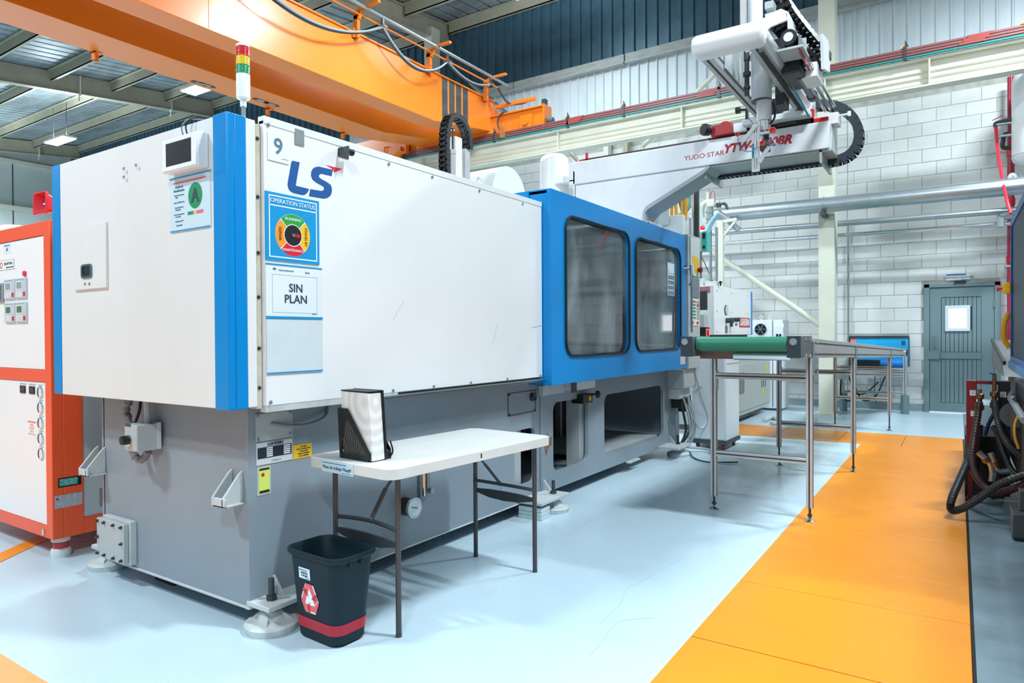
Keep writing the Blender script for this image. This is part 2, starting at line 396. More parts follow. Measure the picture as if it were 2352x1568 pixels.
for x in (-29.4, -20.3, -10.5, -.9, 8.0):
    g = G().ibeam((x, -6, rz(-6)+.24), (x, 13.1, rz(13.1)+.24), .2, .48)
    rf = obj('rafter', g, BEIGER, roof)
    for y in (11.6, 9.0, 6.4, 3.8, 1.2):
        if x in (-10.5, -.9): continue
        obj('stiffener', G().box(x, y, rz(y)-.05, x+.13, y+.03, rz(y)+.5).prism(frame((0, y+.01, 0), (1, 0, 0), (0, 0, 1)), [(x, rz(y)-.2), (x+.1, rz(y)-.2), (x+.1, rz(y))], 0, .015), CREAM, rf)
ypur = [13.0-1.57*k for k in range(12)]
for y in ypur:
    for x0, x1 in ((-29.4, -20.3), (-20.3, -10.5), (-10.5, -.9), (-.9, 8.0)):
        z = rz(y)+.36
        obj('purlin', G().box(x0+.1, y-.01, z-.13, x1-.1, y+.01, z+.13).box(x0+.1, y-.01, z-.13, x1-.1, y+.07, z-.11).box(x0+.1, y-.07, z+.11, x1-.1, y+.01, z+.13), BEIGER, roof)
# ------------------------------------------------------------------ columns, bracing, runway
def column(x0, x1, y0, label, zt=8.5):
    t = thing('steel_column', label, 'column', ((x0+x1)/2, y0+.15, 0))
    obj('shaft', G().box(x0, y0, 0, x1, y0+.3, zt), CREAM, t, bev=.006)
    c = G().prism(frame(((x0+x1)/2-.1, 0, 0), (0, 1, 0), (0, 0, 1)), [(y0, 3.66), (y0, 4.83), (y0-.48, 4.83), (y0-.48, 4.55)], -.0, .2)
    obj('corbel', c, CREAM, t); obj('base_plate', G().box(x0-.06, y0-.05, 0, x1+.06, y0+.35, .02), CREAM, t)
    return t
column(-1.885, -1.645, 11.8, 'cream square column with a tapered corbel under the runway beam')
column(-10.6, -10.36, 12.3, 'grey beige stanchion behind the crane girder at the dark cladding', 8.6)
rb = thing('runway_beam', 'long cream crane runway beam with web stiffeners along the far wall', 'beam', (-6, 11.5, 4.83))
RY = 11.45; ZB, ZT = 4.83, 5.24
obj('flange', G().box(-16, RY-.1, ZT-.022, 3.5, RY+.12, ZT), CREAM, rb); obj('flange', G().box(-16, RY-.1, ZB, 3.5, RY+.12, ZB+.022), CREAM, rb)
obj('web', G().box(-16, RY, ZB+.02, 3.5, RY+.012, ZT-.02), CREAM, rb)
for x in (-11.2, -9.9, -8.6, -6.45, -4.0, -1.73, -.36, 1.0):
    obj('stiffener', G().box(x, RY-.095, ZB+.02, x+.02, RY, ZT-.02), CREAM, rb)
for i in range(3):                                        # pressed horizontal ribs of the web
    z = ZB+.06+i*.085
    for xa, xb in ((-16, -11.2), (-11.18, -9.9), (-9.88, -8.6), (-8.58, -6.45), (-6.43, -4.0), (-3.98, -1.73), (-1.71, -.36), (-.34, 1.0), (1.02, 3.5)):
        obj('web_rib', G().prism(frame((xa, 0, 0), (0, 1, 0), (0, 0, 1)), [(RY, z-.02), (RY-.03, z), (RY, z+.02)], 0, xb-xa), CREAM, rb)
obj('crane_rail', G().box(-16, RY-.02, ZT, 3.5, RY+.04, ZT+.035), DKGREY, rb)
cr = thing('conductor_rails', 'red and green insulated power rails running on top of the runway beam', 'power rail', (-6, 11.3, 5.24))
for i in range(3):
    obj('red_rail', G().box(-16, RY-.14-.0*i, ZT+.055+i*.04, 3.5, RY-.10, ZT+.083+i*.04), M('power rail red', '#8a5050', .45), cr)
obj('green_rail', G().box(-16, RY-.14, ZT+.015, 3.5, RY-.10, ZT+.04), M('power rail green', '#1d8278', .45), cr)
for x in (-6.2, -3.33, -7.9, -5.05, -2.0, -.65, .75):
    obj('rail_clip', G().box(x-.02, RY-.15, ZT+.0, x+.02, RY-.09, ZT+.2).prism(FY(RY-.13), [(x, ZT+.19), (x+.05, ZT+.19), (x, ZT+.29)], 0, .012), DKGREY, cr)
    obj('wood_block', G().box(x-.06, RY-.14, ZT+.175, x-.005, RY-.08, ZT+.22), M('pale wood block', '#c9a46a', .6), cr)
for x in (-6.25, -3.7, .0):
    for k in range(3): obj('joint_cover', G().box(x+k*.05, RY-.15, ZT+.05+k*.04, x+.3+k*.05, RY-.095, ZT+.088+k*.04), M('joint red', '#9c3c38', .5), cr)
def pipe_thing(name, label, cat, pts, r, mat, n=14, sm=False, group=None):
    g = G().tube(pts, r, n, 6, sm=sm); return obj(name, g, mat, None, label, cat, group)
pipe_thing('wall_brace', 'cream tubular brace sloping down to the foot of the column', 'brace', [at(1885, 747, 'y', 11.95), at(1665, 598, 'y', 11.95), at(1490, 474, 'y', 11.95), V((-6.3, 11.95, 4.75))], .047, CREAM)
pipe_thing('wall_brace', 'grey brace rising behind the runway beam to the right', 'brace', [at(1475, 338, 'y', 12.4), at(1700, 112, 'y', 12.4)], .045, CREAM)
pipe_thing('wall_brace', 'grey brace falling to the right under the runway beam', 'brace', [at(1285, 322, 'y', 12.4), at(1350, 395, 'y', 12.4), at(1440, 480, 'y', 12.4)], .04, BEIGER)
pipe_thing('wall_brace', 'grey brace falling to the right behind the crane end', 'brace', [at(1080, 190, 'y', 12.6), at(1165, 262, 'y', 12.6)], .05, STEEL)
for px, w, lb in ((1395, .11, 'pale short post under the runway beam, left of the red clamp'), (1440, .09, 'narrow grey post under the runway beam above the gantry beam')):
    p = at(px, 345, 'y', 12.9); obj('wall_post', G().box(p.x-w/2, 12.82, 4.2, p.x+w/2, 12.98, 5.6), BEIGER if w < .1 else CREAM, None, lb, 'post')
# ------------------------------------------------------------------ pipes on the far wall
pipe_thing('air_duct', 'thick silver duct carried in front of the cream column', 'duct', [V((-3.6, 11.6, 3.33)), V((.72, 11.6, 3.31)), V((3.4, 11.6, 3.30))], .120, STEEL, 20)
z2 = at(1760, 529, 'y', 12.55).z; z3 = at(1760, 548, 'y', 12.55).z
pipe_thing('water_pipe', 'thin metal pipe behind the column, just below the silver duct', 'pipe', [V((-4.4, 12.55, z2+.04)), V((2.5, 12.55, z2-.04))], .05, STEEL, 14)
pipe_thing('water_pipe', 'lowest bright pipe of the bundle on the block wall', 'pipe', [V((-4.6, 12.55, z3-.02)), V((2.5, 12.55, z3-.08))], .036, CHROME, 12)
g = G().box(-1.93, 11.45, 3.15, -1.6, 11.78, 3.24)
t = thing('duct_bracket', 'steel bracket with a strap holding the duct to the column', 'bracket', (-1.75, 11.6, 3.2)); obj('arm', G().box(-1.8, 11.42, 3.14, -1.74, 11.8, 3.20), DKGREY, t)
obj('strap', G().tube([V((-1.77, 11.6+.12*math.cos(math.radians(a)), 3.325+.125*math.sin(math.radians(a)))) for a in range(-90, 271, 30)], .006, 6, 2), STEEL, t)
pipe_thing('conduit', 'slim steel conduit running down the wall joint right of the column', 'conduit', [V((-1.60, 13.03, 3.2)), V((-1.60, 13.03, 1.25))], .018, STEEL, 8)
p = at(1735, 478, 'y', 12.9)
t = thing('fire_pipe', 'crimson vertical pipe near the right edge of the photo', 'pipe', (.66, 12.85, 0))
obj('pipe', G().cyl((.665, 12.85, 0.9), (.665, 12.85, 5.2), .047, 16), M('crimson gloss paint', '#a30f35', .3, coat=.3), t)
for z in (4.05, 2.42, 3.3): obj('coupling', G().cyl((.665, 12.85, z-.05), (.665, 12.85, z+.05), .058, 14), RED, t)
obj('wall_clip', G().box(.6, 12.8, 2.3, .74, 13.08, 2.33), STEEL, t)
# blue hatch with strip curtain
t = thing('hatch', 'low wall opening with a dark frame and bright blue strip curtain', 'hatch', (-1.14, WY, .76))
obj('frame', G().box(-1.6, WY-.04, 1.215, -.69, WY+.01, 1.255).box(-1.6, WY-.03, .74, -1.585, WY+.01, 1.22).box(-.70, WY-.03, .74, -.685, WY+.01, 1.22), DKGREY, t)
for i in range(10):
    a = -1.575+.0875*i
    obj('curtain_strip', G().box(a, WY-.02-(i % 2)*.004, .765, a+.09, WY-.015-(i % 2)*.004, 1.215), M('pink curtain strip', '#ef8e93', .4) if i == 0 else M('blue curtain strip', '#22bcf5', .3, dirt=.3, dirtcol='#0d7dc0', scale=5), t)  # blue raised to stand in for light coming from behind the curtain
obj('patch', G().box(-.80, WY-.03, 1.1, -.745, WY-.025, 1.17), M('patch blue', '#12588c', .5), t)
# door
d = obj('door_1', G().box(-.478, WY-.07, 0, -.40, WY+.06, 2.10).box(.47, WY-.07, 0, .545, WY+.06, 2.10).box(-.478, WY-.07, 2.04, .545, WY+.06, 2.10), TEALD, kind='structure', bev=.004)
YD = WY-.02
obj('stile', G().box(-.395, YD-.03, .02, -.24, YD, 2.03), TEALD, d); obj('stile', G().box(.3, YD-.03, .02, .465, YD, 2.03), TEALD, d)
obj('top_rail', G().box(-.24, YD-.03, 1.88, .3, YD, 2.03), TEALD, d); obj('middle_rail', G().box(-.36, YD-.045, .88, .3, YD, .985), TEALD, d)
obj('bottom_rail', G().box(-.24, YD-.03, .02, .3, YD, .16), TEALD, d)
WX0, WX1, WZ0, WZ1 = -.165, .135, 1.345, 1.72
for i in range(9):
    a = -.237+.0597*i
    obj('plank', G().box(a+.003, YD-.018, .163, a+.0567, YD, .878), TEALD, d, bev=.003)
    if WX0-.03 < a+.03 < WX1+.03:
        obj('plank', G().box(a+.003, YD-.018, .988, a+.0567, YD, WZ0), TEALD, d, bev=.003); obj('plank', G().box(a+.003, YD-.018, WZ1, a+.0567, YD, 1.878), TEALD, d, bev=.003)
    else: obj('plank', G().box(a+.003, YD-.018, .988, a+.0567, YD, 1.878), TEALD, d, bev=.003)
obj('backing', G().box(-.395, YD, .02, .465, YD+.01, WZ0).box(-.395, YD, WZ1, .465, YD+.01, 2.03).box(-.395, YD, WZ0, WX0, YD+.01, WZ1).box(WX1, YD, WZ0, .465, YD+.01, WZ1), DKGREY, d)
wf = obj('window_frame', G().prism(FY(YD), rect(WX0-.02, WZ0-.02, WX1+.02, WZ1+.02), 0, .045, [rect(WX0+.028, WZ0+.028, WX1-.028, WZ1-.028)]), M('pale window frame', '#c9d6da', .35), d, bev=.004)
obj('pane', G().box(WX0+.02, YD-.012, WZ0+.02, WX1-.02, YD-.006, WZ1-.02), M('daylight pane', '#ffffff', .2, emit=2.2), wf)
obj('latch_box', G().box(-.43, YD-.075, .87, -.26, YD-.03, 1.0), TEALD, d); obj('door_handle', G().tube([(-.33, YD-.03, 1.05), (-.33, YD-.08, 1.08), (-.33, YD-.08, 1.25), (-.33, YD-.03, 1.28)], .012, 8), TEALD, d)
for z in (1.75, 1.0): obj('hinge', G().cyl((.47, YD-.045, z-.05), (.47, YD-.045, z+.05), .016, 8), TEALD, d)
obj('light_gap', G().box(-.4, WY-.09, 0, .47, WY-.045, .018), M('bright door sill', '#f2f7fa', .3), d)  # pale bar painted as the light coming in under the door
obj('door_closer', G().box(-.06, WY-.1, 2.1, .1, WY-.04, 2.135), BLACK, d)
g = thing('door_sign', 'small white sign above the grey green door', 'sign', (-.01, WY-.02, 2.15))
obj('plate', G().box(-.17, WY-.02, 2.15, .16, WY-.012, 2.255), PAPER, g); fr = FY(WY-.02)
obj('blue_band', G().prism(fr, rect(-.165, 2.228, .1, 2.25), 0, .001), M('sign blue', '#1f6da0', .5), g); obj('blue_band', G().prism(fr, rect(.04, 2.153, .155, 2.162), 0, .001), CYAN, g)
text('lettering', 'ACABADOS Y ENSAMBLE', .037, INK, g, fr, -.005, 2.192)
# ------------------------------------------------------------------ the large moulding machine
mc = thing('moulding_machine', 'large white and blue injection moulding machine on a grey base, filling the middle', 'machine', (-3.4, 4.5, 0))
# grey base: side plate with three cut-outs, front plate, rear, floor
XB, YB0, YB1, ZB0, ZB1 = -2.62, 1.84, 7.35, .10, 1.0
holes = [rrect(3.98, .22, 4.26, .62, .05), rrect(4.53, .235, 5.12, .775, .07), rrect(5.435, .225, 6.87, .765, .08)]
base = obj('base', G().prism(FX(XB), rect(YB0, ZB0, YB1, ZB1), -.03, 0, holes).box(-3.9, YB0, ZB0, XB-.03, YB0+.03, ZB1).box(-3.9, YB1-.03, ZB0, XB-.03, YB1, ZB1)
           .box(-3.92, YB0, ZB0, -3.89, YB1, ZB1).box(-3.9, YB0+.03, ZB0, XB-.03, YB1-.03, ZB0+.06), GREYB, mc, bev=.006)
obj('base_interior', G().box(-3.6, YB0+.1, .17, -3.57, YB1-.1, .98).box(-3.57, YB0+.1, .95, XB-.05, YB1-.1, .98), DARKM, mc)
obj('inner_shelf', G().box(-3.5, 5.42, .2, -2.68, 6.95, .235), GREYP, mc)
obj('inner_post', G().box(-2.80, 5.06, .17, -2.67, 5.16, .76), GREYP, mc, bev=.004)
obj('inner_post', G().box(-2.85, 4.0, .17, -2.68, 4.16, .66), GREYP, mc, bev=.004)
b = obj('sensor_box', G().box(-2.67, 4.92, .735, -2.56, 5.09, .81), BLACK, mc, bev=.003)
obj('warning_mark', G().prism(FX(-2.56), [(5.02, .752), (5.06, .752), (5.06, .79), (5.04, .797), (5.02, .785)], 0, .0015), YEL, b)
obj('underside_light_block', G().box(-3.6, 1.95, 0, -3.42, 7.3, .10), DARKM, mc)  # added bar that keeps light from passing under the machine
obj('inner_rib', G().box(-3.56, 6.2, .2, -3.5, 6.24, .95).box(-3.56, 4.8, .2, -3.5, 4.84, .95), GREYP, mc)
obj('base_flange', G().box(-3.9, 1.832, .092, -2.615, 1.86, .104).box(-2.64, 1.83, .092, -2.612, 4.33, .1), GREYL, mc, bev=.003)
obj('base_step', G().prism(FX(XB), rect(4.33, .105, 4.36, .99), 0, .012), GREYB, mc, bev=.004)
obj('rail_slot', G().box(-2.615, 4.3, .85, -2.57, 4.62, .925), GREYL, mc, bev=.003)
obj('rail_block', G().box(-2.60, 4.62, .865, -2.50, 5.02, .93), M('milled rail block', '#cfd4d4', .3, metal=.4), mc, bev=.003)
obj('rail_clamp', G().box(-2.50, 4.60, .85, -2.49, 4.68, .935), DKGREY, mc, bev=.003)
obj('knob', G().lathe((-2.6, 5.1, .80), (1, .25, 0), [(0, .008), (.06, .008), (.062, .03), (.085, .032), (.095, .022), (.1, 0)], 14), BLACK, mc)
def bolts(L, n, fr, h=.012, mat=STEEL, parent=None, name='bolt', r=.0062):
    parent = parent or mc
    me = mesh_of(G().lathe((0, 0, 0), n, [(0, r*1.35), (h*.4, r*1.35), (h*.4, r), (h, r), (h, 0)], 8), mat, True, name)
    for u, v in L: piece(name, me, parent, fr[0]+fr[1]*u+fr[2]*v)
fx = FX(XB)
obj('cover_outline', G().prism(fx, rect(3.90, .735, 4.27, .895), 0, .004, [rect(3.905, .74, 4.265, .89)]), DKGREY, mc)
bolts([(3.915, .745), (3.915, .885), (4.255, .745)], (1, 0, 0), fx, .01, DKGREY)
obj('socket', G().lathe((XB, 4.215, .845), (1, 0, 0), [(0, .03), (.03, .03), (.03, .02), (.02, .015), (.02, 0)], 14), DKGREY, mc)
obj('rust_patch', G().prism(fx, [(4.40, .50), (4.44, .56), (4.47, .50), (4.51, .52), (4.51, .45), (4.45, .44), (4.42, .38), (4.40, .43)], 0, .002), M('rust', '#6d5140', .8, dirt=.8, dirtcol='#a9a48f', scale=30), mc)
# cable entry plate and the labels at the corner of the base
fp = obj('entry_plate', G().prism(fx, rect(1.875, .83, 2.075, .955), 0, .008), GREYP, mc, bev=.002)
bolts([(1.885, .84), (2.06, .845), (1.885, .945), (2.06, .945)], (1, 0, 0), frame((XB+.008, 0, 0), (0, 1, 0), (0, 0, 1)), .006)
obj('cable', G().tube([V((XB+.005, 1.955, .905)), V((XB+.03, 2.04, .885)), V((XB+.04, 2.14, .882)), V((XB+.03, 2.245, .905)), V((XB, 2.29, .95)), V((XB-.01, 2.3, 1.0))], .0085, 8), M('grey cable', '#7c8a90', .45), mc)
# sight gauge and thermometer
obj('sight_glass', G().box(XB, 2.955, .36, XB+.025, 3.0, .62).box(XB, 3.02, .40, XB+.02, 3.045, .62), M('sight glass frame', '#8b9496', .35, metal=.5), mc, bev=.004)
obj('sight_tube', G().cyl((XB+.03, 2.977, .37), (XB+.03, 2.977, .62), .009, 8), CHROME, mc)
obj('bolt', G().cyl((XB, 3.05, .385), (XB+.035, 3.05, .385), .018, 8), STEEL, mc)
gg = obj('thermometer', G().lathe((XB, 2.835, .338), (1, 0, 0), [(0, .05), (.07, .05), (.07, .056), (.085, .056), (.085, .048), (.08, .047), (.08, 0)], 24), M('brown gauge body', '#4a3a30', .4, metal=.4), mc)
obj('bezel', G().lathe((XB+.07, 2.835, .338), (1, 0, 0), [(0, .057), (.018, .057), (.018, .049), (.012, .048)], 24), CHROME, gg)
obj('dial', G().lathe((XB+.086, 2.835, .338), (1, 0, 0), [(0, .047), (.002, .047), (.002, 0)], 24), PAPER, gg)
obj('pointer', G().prism(FX(XB+.0885), [(2.805, .345), (2.855, .33), (2.855, .338), (2.806, .351)], 0, .001), GREEND, gg)
obj('welded_tab', G().box(XB, 5.9, .085, XB+.04, 6.15, .10), GREYL, mc)
obj('round_port', G().lathe((XB, 2.22, .19), (1, 0, 0), [(0, .045), (.02, .045), (.02, .03), (.01, .03), (.01, 0)], 18), GREYB, mc)
# feet: flange plate, stud, ribbed pad
def foot(name, x, y, plate, label_, stud=True, block=False):
    g = G(); x0, y0, x1, y1 = plate
    f = obj('foot', G().lathe((x, y, 0), (0, 0, 1), [(0, .112), (.03, .118), (.038, .112), (.042, .1), (.05, .06), (.085, .045), (.088, 0)], 36), M('worn white foot paint', '#cdd3d2', .5, dirt=.6, dirtcol='#85857c', scale=12), mc)
    for k in range(4):
        a = math.radians(45+90*k); dx, dy = math.cos(a), math.sin(a)
        obj('rib', G().prism(frame((x-dy*-.006, y-dx*.006, 0), (dx, dy, 0), (0, 0, 1)), [(.03, .04), (.1, .04), (.035, .088)], 0, .012), GREYL, f)
    obj('flange_plate', G().box(x0, y0, .105, x1, y1, .128), GREYL, mc, bev=.004)
    if stud:
        obj('stud', G().cyl((x, y, .07), (x, y, .225), .013, 10).cyl((x, y, .128), (x, y, .148), .024, 6), DKGREY, mc)
        obj('hex_nut', G().cyl((x, y, .088), (x, y, .108), .028, 6), GREYL, mc)
    obj('gusset', G().prism(frame((x0, y+.07, 0), (1, 0, 0), (0, 0, 1)), [(0, .128), (.09, .128), (0, .23)], 0, .014), GREYL, mc)
foot('a', -2.555, 1.905, (-2.64, 1.835, -2.48, 2.15), '')
foot('b', -4.02, 1.93, (-4.1, 1.86, -3.9, 2.1), '')
foot('c', -2.50, 4.32, (-2.64, 4.02, -2.42, 4.42), '')
foot('d', -2.50, 6.98, (-2.64, 6.72, -2.40, 7.12), '')
obj('bolt', G().cyl((-2.53, 4.1, .128), (-2.53, 4.1, .16), .012, 8).cyl((-2.53, 4.1, .16), (-2.53, 4.1, .175), .024, 6), GREYL, mc)
# front of the base: brackets, blanking plate, selector box
def bracket(x):
    y0 = YB0
    g = G()
    for xx in (x, x+.075):
        g.prism(frame((xx, 0, 0), (0, -1, 0), (0, 0, 1)), [(-y0, .555), (-y0, .705), (-y0+.02, .69), (-y0+.10, .595), (-y0+.10, .555)], 0, .012)
    g.box(x, y0-.10, .555, x+.087, y0-.088, .595).box(x, y0-.10, .555, x+.087, y0, .565)
    obj('lifting_bracket', g, GREYL, mc, bev=.003)
bracket(-2.735); bracket(-3.955)
pl = obj('blanking_plate', G().box(-3.86, YB0-.06, .13, -3.58, YB0-.035, .335), GREYP, mc, bev=.003)
obj('backing_frame', G().box(-3.85, YB0-.034, .12, -3.565, YB0, .345), GREYL, mc, bev=.003)
bolts([(u, v) for u in (-3.845, -3.775, -3.68, -3.60) for v in (.148, .32)]+[(-3.845, .235), (-3.60, .235)], (0, -1, 0), FY(YB0-.06), .014, DKGREY, mc)
sb = obj('selector_box', G().box(-3.420, YB0-.13, .745, -3.305, YB0-.01, .875), GREYP, mc, bev=.004, label='small grey selector switch box on the base front')
obj('back_flange', G().box(-3.430, YB0-.03, .75, -3.29, YB0-.018, .88), GREYL, sb)
obj('dial_ring', G().lathe((-3.380, YB0-.13, .80), (0, -1, 0), [(0, .034), (.006, .034), (.006, 0)], 20), CHROME, sb)
obj('selector_knob', G().lathe((-3.380, YB0-.136, .80), (0, -1, 0), [(0, .023), (.03, .021), (.033, 0)], 14), BLACK, sb)
obj('name_tag', G().prism(FY(YB0-.13), rect(-3.41, .865, -3.36, .88), 0, .002), INK, sb)
obj('wrapped_cable', G().tube([(-3.495, YB0-.06, 1.0), (-3.515, YB0-.07, .93), (-3.485, YB0-.07, .84), (-3.475, YB0-.07, .76), (-3.425, YB0-.07, .695), (-3.375, YB0-.06, .70), (-3.335, YB0-.06, .74)], .017, 10, 8, rf=lambda i: .017+.003*math.sin(i*1.9)+.002*math.sin(i*.7)), M('grey wrapped loom', '#77727a', .6, dirt=.8, dirtcol='#9c99a0', scale=40, bump=.8, bscale=60), mc)
obj('cable', G().tube([(-3.415, YB0-.05, 1.0), (-3.415, YB0-.06, .93), (-3.445, YB0-.07, .86)], .008, 6), BLACK, mc)
obj('stay_rod', G().cyl((-3.355, YB0-.05, .87), (-3.365, YB0-.05, 1.0), .015, 8), GREYP, mc)
obj('junction_box', G().box(-4.0, YB0+.02, .36, -3.92, YB0+.1, .46).box(-3.98, YB0+.03, .46, -3.93, YB0+.08, .51), DKGREY, mc, bev=.003)
# upper housing
ZH0, ZH1, YF = 1.0, 2.222, 1.673
obj('front_panel', G().box(-3.98, YF, ZH0, -2.60, YF+.02, ZH1-.002), CREAMW, mc, bev=.002)
obj('corner_strip', G().box(-4.07, YF-.003, ZH0, -3.98, YF+.04, ZH1).box(-4.07, YF+.04, ZH0, -4.05, YF+.2, ZH1), BLUE, mc, bev=.004)
obj('corner_strip', G().box(-2.60, YF-.004, ZH0-.005, -2.50, YF+.03, ZH1+.004).box(-2.53, YF+.03, ZH0-.005, -2.50, YF+.087, ZH1+.004), BLUE, mc, bev=.005)
obj('side_strip', G().box(-2.53, 1.76, ZH0, -2.503, 1.806, ZH1), WHITE, mc, bev=.003)
obj('hinge_post', G().box(-2.56, 1.806, ZH0-.01, -2.51, 1.834, ZH1-.01), M('hinge post', '#cfc8b6', .5, dirt=.5, dirtcol='#958d7c', scale=20), mc)
bolts([(1.82, z) for z in (1.08, 1.25, 1.47, 1.66, 1.90, 2.15)], (1, 0, 0), FX(-2.51), .006, DKGREY)
obj('top_cover', G().box(-4.05, YF+.02, 2.18, -2.52, 7.0, 2.2).box(-4.07, YF+.2, ZH0, -4.05, 7.0, 2.2), CREAMW, mc)
obj('underside', G().box(-4.05, YF+.02, ZH0, -2.54, 4.2, ZH0+.02), DKGREY, mc)
sd = obj('side_panel', G().box(-2.525, 1.838, 1.0, -2.49, 4.155, 2.232), M('bright white door paint', '#eeeff0', .33, dirt=.06, dirtcol='#c3bdae', scale=1.2, stretch=(1, 1, .3)), mc, bev=.003)
obj('top_strip', G().box(-2.53, 1.838, 2.215, -2.487, 4.155, 2.25), WHITE, mc, bev=.002)
obj('bottom_channel', G().box(-2.53, 1.838, .972, -2.492, 2.66, 1.0), GREYL, mc)
for z in (0, .012): obj('slide_rail', G().box(-2.56, 2.4, .968+z, -2.478+z, 4.2, .976+z), STEEL, mc)
bolts([(2.34, 1.012), (2.62, 1.012), (2.95, 1.012), (3.3, 1.012), (3.7, 1.012), (4.12, 1.012), (2.6, 2.2), (2.95, 2.2), (3.4, 2.2), (3.9, 2.2), (1.86, 1.015), (1.86, 2.215)], (1, 0, 0), FX(-2.49), .008)
obj('notch_bracket', G().prism(FX(-2.489), rect(2.0, 2.165, 2.05, 2.235), 0, .004), M('bare zinc', '#9aa0a0', .4, metal=.6), mc)
hb = obj('door_bracket', G().box(-2.49, 2.255, 2.165, -2.42, 2.262, 2.205).box(-2.49, 2.255, 2.165, -2.486, 2.32, 2.205), DKGREY, mc)
obj('roller', G().cyl((-2.44, 2.262, 2.185), (-2.44, 2.30, 2.185), .018, 12), BLACK, hb)
for pts in ([(903, 735), (915, 712), (927, 692)], [(1131, 790), (1138, 765), (1143, 740)], [(1222, 752), (1240, 748), (1262, 745)]):
    obj('scratch', G().tube([at(x, y, 'x', -2.4885) for x, y in pts], .0012, 4, 4), M('scratch blue grey', '#9fb4c0', .6), mc)
# painted logo
fl = FX(-2.49)
def lp(*p): return [at(x, y, 'x', -2.49) for x, y in p]
def lay(name, pix, mat, parent, xpl, h=.0015):
    P = [at(x, y, 'x', xpl) for x, y in pix]; return obj(name, G().prism(FX(xpl), [(p.y, p.z) for p in P], 0, h), mat, parent, smooth=False)
def z2(L): return [(350+x/4.9, 240+y/4.9) for x, y in L]    # pixels read off an enlarged crop
lay('logo_letter', z2([(1572, 632), (1656, 650), (1612, 905), (1618, 915), (1762, 950), (1752, 975), (1738, 996), (1718, 1012), (1690, 1018), (1585, 993), (1552, 975), (1530, 945), (1522, 905), (1524, 870), (1562, 655)]), NAVY, mc, -2.49)
S = [(2030, 735), (2016, 804), (1905, 778), (1885, 782), (1872, 800), (1875, 820), (1895, 835), (1975, 880), (2005, 905), (2018, 940), (2018, 985), (2002, 1025), (1970, 1050), (1930, 1058), (1762, 1030), (1776, 952), (1895, 972), (1918, 968), (1932, 950), (1930, 928), (1912, 915), (1840, 875), (1800, 840), (1785, 800), (1788, 755), (1805, 722), (1835, 703), (1870, 698)]
lay('logo_letter', z2(S), NAVY, mc, -2.49)
lay('logo_arrow', z2([(1955, 683), (2135, 724), (2043, 765), (2040, 740), (2010, 712)]), M('logo red', '#e3133c', .5), mc, -2.49)
# blue sliding guard with two windows
YD0, YD1, ZD0, ZD1 = 4.165, 7.0, .94, 2.345
W1 = rrect(4.37, 1.145, 5.52, 2.185, .11, 8); W2 = rrect(5.665, 1.15, 6.83, 2.175, .12, 8)
gd = obj('sliding_guard', G().prism(FX(-2.42), rect(YD0, ZD0, YD1, ZD1), -.035, 0, [W1, W2]), BLUE, mc, bev=.003)
obj('guard_edge', G().box(-2.62, YD0, ZD0, -2.455, YD0+.02, ZD1).box(-2.62, YD0, ZD1-.03, -2.455, YD1, ZD1-.01).box(-2.58, YD1-.02, ZD0, -2.455, YD1, ZD1).box(-2.55, YD0+.02, ZD0, -2.455, YD1-.02, ZD0+.02), BLUE, mc)
obj('roof_lip', G().box(-2.85, YD0-.02, ZD1-.075, -2.6, YD0+.01, ZD1-.005), BLUE, mc)
gl = bpy.data.materials.new('dusty window glass'); gl.use_nodes = True; nt = gl.node_tree; N = nt.nodes; L = nt.links
pb = N['Principled BSDF']; pb.inputs['Base Color'].default_value = lin('#a3b1ba'); pb.inputs['Roughness'].default_value = .06
tr = N.new('ShaderNodeBsdfTransparent'); tr.inputs[0].default_value = (.62, .66, .68, 1)
gs = N.new('ShaderNodeBsdfGlossy'); gs.inputs['Roughness'].default_value = .03; gs.inputs[0].default_value = (1, 1, 1, 1)
fr_ = N.new('ShaderNodeFresnel'); fr_.inputs[0].default_value = 1.55
m1 = N.new('ShaderNodeMixShader'); L.new(fr_.outputs[0], m1.inputs[0]); L.new(tr.outputs[0], m1.inputs[1]); L.new(gs.outputs[0], m1.inputs[2])
ge = N.new('ShaderNodeNewGeometry'); mp = N.new('ShaderNodeMapping'); mp.inputs['Scale'].default_value = (1, 1, .45); L.new(ge.outputs['Position'], mp.inputs[0])
no = N.new('ShaderNodeTexNoise'); no.inputs['Scale'].default_value = 2.6; no.inputs['Detail'].default_value = 8; no.inputs['Distortion'].default_value = .8; L.new(mp.outputs[0], no.inputs[0])
mr = N.new('ShaderNodeMapRange'); mr.inputs['From Min'].default_value = .38; mr.inputs['From Max'].default_value = .75; mr.inputs['To Min'].default_value = .15; mr.inputs['To Max'].default_value = .62
L.new(no.outputs['Fac'], mr.inputs['Value']); m2 = N.new('ShaderNodeMixShader'); L.new(mr.outputs[0], m2.inputs[0]); L.new(m1.outputs[0], m2.inputs[1]); L.new(pb.outputs[0], m2.inputs[2])
L.new(m2.outputs[0], N['Material Output'].inputs['Surface'])
for k, (a, b) in enumerate(((4.36, 5.53), (5.655, 6.84))):
    w = obj('guard_window', G().box(-2.447, a, 1.13, -2.441, b, 2.2), gl, mc)
for poly, jit in ((W1, 1), (W2, 2)):
    P = []
    for i, (u, v) in enumerate(poly):
        cx = sum(p[0] for p in poly)/len(poly); cz = sum(p[1] for p in poly)/len(poly)
        P.append(V((-2.412, u, v)))
    # denser points on the straight runs so that the rubber sags slightly
    Q = []
    for i in range(len(P)):
        a, b = P[i], P[(i+1) % len(P)]; n = max(1, int((b-a).length/.16))
        for k in range(n): 
            q = a.lerp(b, k/n); q.z += random.uniform(-.003, .003)*(n > 1); Q.append(q)
    Q.append(Q[0])
    obj('rubber_seal', G().tube(Q, .0095, 8, 2), RUB, mc)
